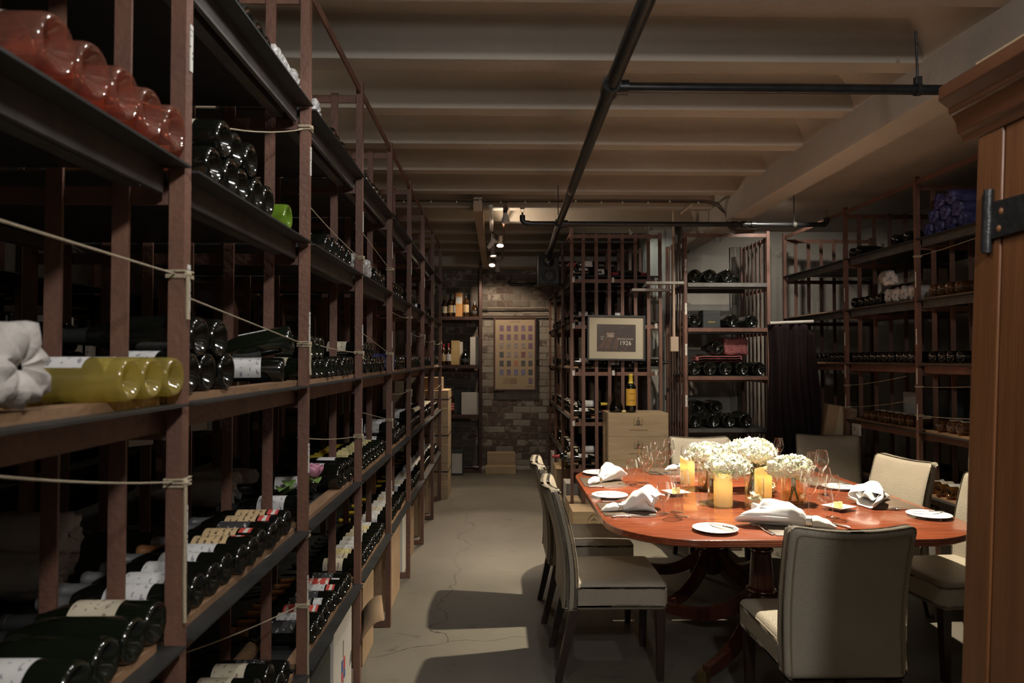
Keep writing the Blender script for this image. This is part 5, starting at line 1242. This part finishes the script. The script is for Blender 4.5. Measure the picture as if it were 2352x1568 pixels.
for (y, z, d, m, lb) in ((5.25,1.066,(.3,.34,.26),'cardd','dark carton deep on lower shelf of right-wall rack'),(5.55,1.066,(.3,.2,.22),'cardw','pale carton deep on lower shelf of right-wall rack'),(4.32,1.976,(.20,.10,.42),'cardd','upright dark box at near end of upper right-wall shelf'),(5.2,.005,(.5,.6,.5),'cardw','white carton on floor under right-wall rack')):
    carton(lb, (WX+(.55 if z < 1.9 and z > .1 else .3),y,z), d, m)
# painted brackets beside the narrow rack
for i, (pa, pb_) in enumerate((((1482,650),(1568,650)),((1450,666),(1535,666)))):
    a = onY(*pa, 6.60+.12*i); b = onY(*pb_, 6.60+.12*i)
    tag(MB().bb(a.x,b.x,a.y-.05,a.y+.05,a.z-.012,a.z+.012).build('painted_batten', MT['oldpaint'], smooth=False), 'white painted timber bracing between the racks, %s one' % ('upper','lower')[i], 'timber')
swb = thing('switch_box', 'grey electrical box on the pillar conduit between racks', 'electrical box', (onY(1549,790,6.55).x,6.56,onY(1549,790,6.55).z))
MB().box((0,0,0),(.075,.05,.14)).build('box', MT['batten'], swb, smooth=False, bevel=.004); MB().tube([(0,.0,.07),(0,.0,1.5)], .011, 8).build('conduit', MT['batten'], swb)

# ================================================================== PINE CABINET, right foreground
cbn = thing('pine_cabinet', 'tall orange pine cabinet with dark cornice at right foreground', 'cabinet', (.925,1.45,0)); cbn.rotation_euler = (0, R(2.7), 0)
for i, (y0, y1, dx) in enumerate(((-.075,0,0),(-.30,-.077,.003),(-.62,-.302,.001),(-1.0,-.622,.002))):
    MB().bb(dx,.028,y0,y1,.06,2.07).build('board', MT['pine'], cbn, smooth=False, bevel=.003)
MB().bb(.028,.60,-.03,-.002,.06,2.07).build('back_panel', MT['pine'], cbn, smooth=False, bevel=.003); MB().bb(.03,.6,-1.0,-.03,.06,.085).build('bottom_panel', MT['pine'], cbn, smooth=False); MB().bb(.572,.60,-1.0,-.03,.085,2.07).build('side_panel', MT['pine'], cbn, smooth=False)
MB().bb(-.012,.61,-1.0,.012,0,.06).build('plinth', MT['pine_d'], cbn, smooth=False, bevel=.004)
cp_ = [(.03,2.03),(-.004,2.03),(-.006,2.045),(-.016,2.052),(-.020,2.075),(-.030,2.09),(-.036,2.093),(-.037,2.105),(-.055,2.118),(-.060,2.122),(-.060,2.150),(-.054,2.156),(.03,2.156)]
MB().prism(cp_, -1.0, .045, lambda a, b, c: (a, c, b)).build('cornice', MT['pine_d'], cbn, ang=25, bevel=.002)
MB().bb(.03,.66,-1.0,.045,2.07,2.15).build('cornice', MT['pine_d'], cbn, smooth=False)
MB().bb(-.03,.60,-.60,-.03,2.156,2.176).build('loose_board', MT['crate_y'], cbn, smooth=False)
hz = onX(2240,470,.94); hzz = hz.z
hn = link('hinge', None, cbn, (-.001,-.048,hzz-.02))
MB().tube([(-.006,0,-.065),(-.006,0,.065)], .009, 14).build('barrel', MT['iron'], hn); MB().bb(-.005,.001,-.0,.022,-.060,.060).build('flange', MT['iron'], hn, smooth=False, bevel=.001)
MB().prism([(-.006,-.038),(-.006,.038),(-.42,.024),(-.42,-.024)], -.005, 0, lambda a, b, c: (c, a, b)).build('strap', MT['iron'], hn, smooth=False)
for (y, z) in ((-.035,.014),(-.030,-.020),(-.12,.012),(-.115,-.016)): MB().lathe([(0,-.008),(.005,-.0065),(.007,-.005)], 12, (0,y,z), rot=Matrix.Rotation(pi/2,3,'Y')).build('rivet', MT['cap_brown'], hn)

# ================================================================== TWINE between the posts
def sag(a, b, s, n=14): return [Vector(a).lerp(Vector(b), k/n)-Vector((0,0,s*4*(k/n)*(1-k/n))) for k in range(n+1)]
def twine(label, a, b, s=.02, knot=True, tail=0.):
    t = thing('twine', label, 'string', b, 0); B = Vector(b)
    MB().tube([p-B for p in sag(a, b, s)], .0019, 6).build('cord', MT['twine'], t)
    if knot:
        for k in range(3):
            z = .006*(k-1)+random.uniform(-.002,.002); h = .0175
            MB().tube([(.018-.0,-h,z),(.0195,h,z),(-.0175-.0,h,z+.002),(-.0175,-h,z),(.018,-h,z)], .0024, 6).build('loop', MT['twine'], t)
        MB().lathe([(0,-.008),(.006,-.005),(.008,0),(.006,.005),(0,.008)], 10, (.021,-.010,0)).build('knot', MT['twine'], t)
    if tail: MB().tube([(.022,-.012,0),(.024,-.016,-tail*.4),(.022,-.012,-tail*.7),(.026,-.018,-tail)], .004 if tail < .2 else .0035, 6).build('tail', MT['twine'], t)
PX = LX-.015
TW = [(1.4,.5,1.725,1.75,.0,.09,'crossing first bay at eye level'),(1.4,.75,1.315,1.45,.01,.27,'crossing first bay above hip-high shelf, long tail'),
      (2.3,1.4,1.605,1.695,.0,.10,'crossing second bay at eye level'),(2.3,1.41,2.318,2.16,.06,0,'looping across second bay under topmost shelf'),(2.3,1.41,.760,.90,.02,.25,'low across second bay above brown-capped bottles'),
      (2.3,1.9,.985,1.005,.0,0,'tied round second post at hip-high plank'),(3.2,2.3,1.585,1.625,.01,.03,'crossing third bay at eye level'),(3.2,2.3,2.02,2.10,.01,.03,'crossing third bay above overhead shelf'),(3.2,2.3,1.205,1.30,.01,.04,'crossing third bay behind the pink rose'),
      (4.1,3.2,1.585,1.70,.0,.10,'crossing fourth bay at eye level'),(4.1,3.2,1.20,1.32,.0,.05,'crossing fourth bay above yellow-labelled bottles'),(4.1,3.2,2.08,2.18,.0,0,'crossing fourth bay overhead'),
      (5.0,4.1,1.85,1.86,.02,0,'crossing fifth bay overhead'),(5.0,4.1,1.33,1.36,.02,.04,'crossing fifth bay at chest height'),(5.9,5.0,1.75,1.78,.03,.03,'crossing sixth bay at eye level'),(6.8,5.9,1.72,1.75,.03,.03,'crossing seventh bay at eye level'),(7.7,6.8,1.72,1.75,.03,0,'crossing eighth bay at eye level'),(7.7,6.8,1.26,1.29,.03,0,'crossing eighth bay at chest height')]
for yb_, ya, zb, za, s, tl, lb in TW: twine('thin sisal twine '+lb+' of left rack', (PX-(.25 if ya in (1.41,) else .02),ya,za), (PX,yb_,zb), s, True, tl)
for i, (z, y) in enumerate(((2.27,4.8),(1.36,4.8),(1.16,4.8),(1.33,5.8),(1.15,5.8))):
    twine('thin twine on right-wall rack, %s, at height %s' % ('nearer post' if y < 5 else 'farther post', ('overhead','of chest','of hip','of chest','of hip')[i]), (WX+.015,y-.85,z+.05 if i < 3 else z+.10), (WX+.015,y,z), .01)
# pink rose on the hip-high shelf
rs = thing('pink_rose', 'cut pink rose with leaves lying among bottles on left rack', 'flower', (LX-.06,2.62,1.0165))
MB().tube([(-.16,.06,.02),(-.08,.02,.055),(-.02,.02,.10)], .003, 8).build('stem', MT['stem'], rs)
for k in range(9):
    a = k*2.4; rr_ = .010+.0022*k; hh = .052-.001*k
    def pet(u, v, a=a, rr_=rr_, hh=hh):
        an = a+(v-.5)*1.9; q = rr_*(.55+.75*sin(u*2.0)); return (-.01+q*cos(an), .02+q*sin(an), .098+hh*u-.006*u*u*(2*v-1)**2*2)
    solid(MB().grid(pet, 7, 7).build('petal', MT['pinkp'], rs, ang=80), .0008)
for k, (bx_, by, bz, an, ln) in enumerate(((-.02,.015,.075,-1.0,.085),(-.05,.015,.07,.5,.07),(-.10,.03,.05,2.0,.075),(-.12,.04,.04,-1.6,.07))):
    def lf(u, v, bx_=bx_, by=by, bz=bz, an=an, ln=ln):
        w_ = .026*sin(pi*min(1,u*.98+.02))**.8; s_ = (v-.5)*2*w_; return (bx_+cos(an)*ln*u-sin(an)*s_, by+sin(an)*ln*u+cos(an)*s_, bz+.02*sin(u*2.5)+abs(s_)*.35)
    solid(MB().grid(lf, 9, 4).build('leaf', MT['leaf'], rs, ang=80), .0006)
# handwritten bay tag hanging behind the second bay
tg = tag(MB().box((0,0,0),(.003,.075,.10)).build('paper_tag', MT['cardw'], loc=(-1.02,2.02,1.36), rot=(0,0,-.5), smooth=False), 'white paper tag with handwritten code under eye-level shelf', 'tag'); text('J5', .04, MT['ink_black'], tg, (.002,0,-.005), (pi/2,0,pi/2))
tg2 = tag(MB().box((0,0,0),(.003,.06,.10)).build('paper_tag', MT['cardw'], loc=(-.95,2.24,1.38), rot=(0,0,-.5), smooth=False), 'white paper tag with faint print beside second post', 'tag')
# things on the second rack showing through the bays
for i, (y, z, w_, h, m, lb) in enumerate(((2.95,1.47,.20,.32,'cardw','white printed carton on the dim second rack, nearest'),(3.55,1.47,.22,.30,'cardw','blue-printed carton on dim second rack, middle'),(4.35,1.47,.16,.28,'cardw','white carton on the dim second rack, farther'),(5.3,1.47,.3,.30,'goldbox','gold carton on the dim second rack'),(6.2,1.47,.3,.3,'card','brown carton on the dim second rack, far end'),(5.6,1.0,.35,.25,'cardw','white carton on hip-high second rack shelf'))):
    cc = carton(lb, (-2.30,y,z), (.2,w_,h), m)
    if i == 1: text('TIERRA ALTA', .03, MT['ink_blue'], cc, (.1012,0,.2), (pi/2,0,pi/2))
for i, y in enumerate((3.27,3.36,3.75,3.87,4.7)): bottle('bordeaux', (-2.25,y,1.4705), 'up', 'upright bottle on the dim second rack, %s from camera' % ORD[i], ('green_glass','dglass')[i % 2], 'lab_white', 'cap_black', 0)
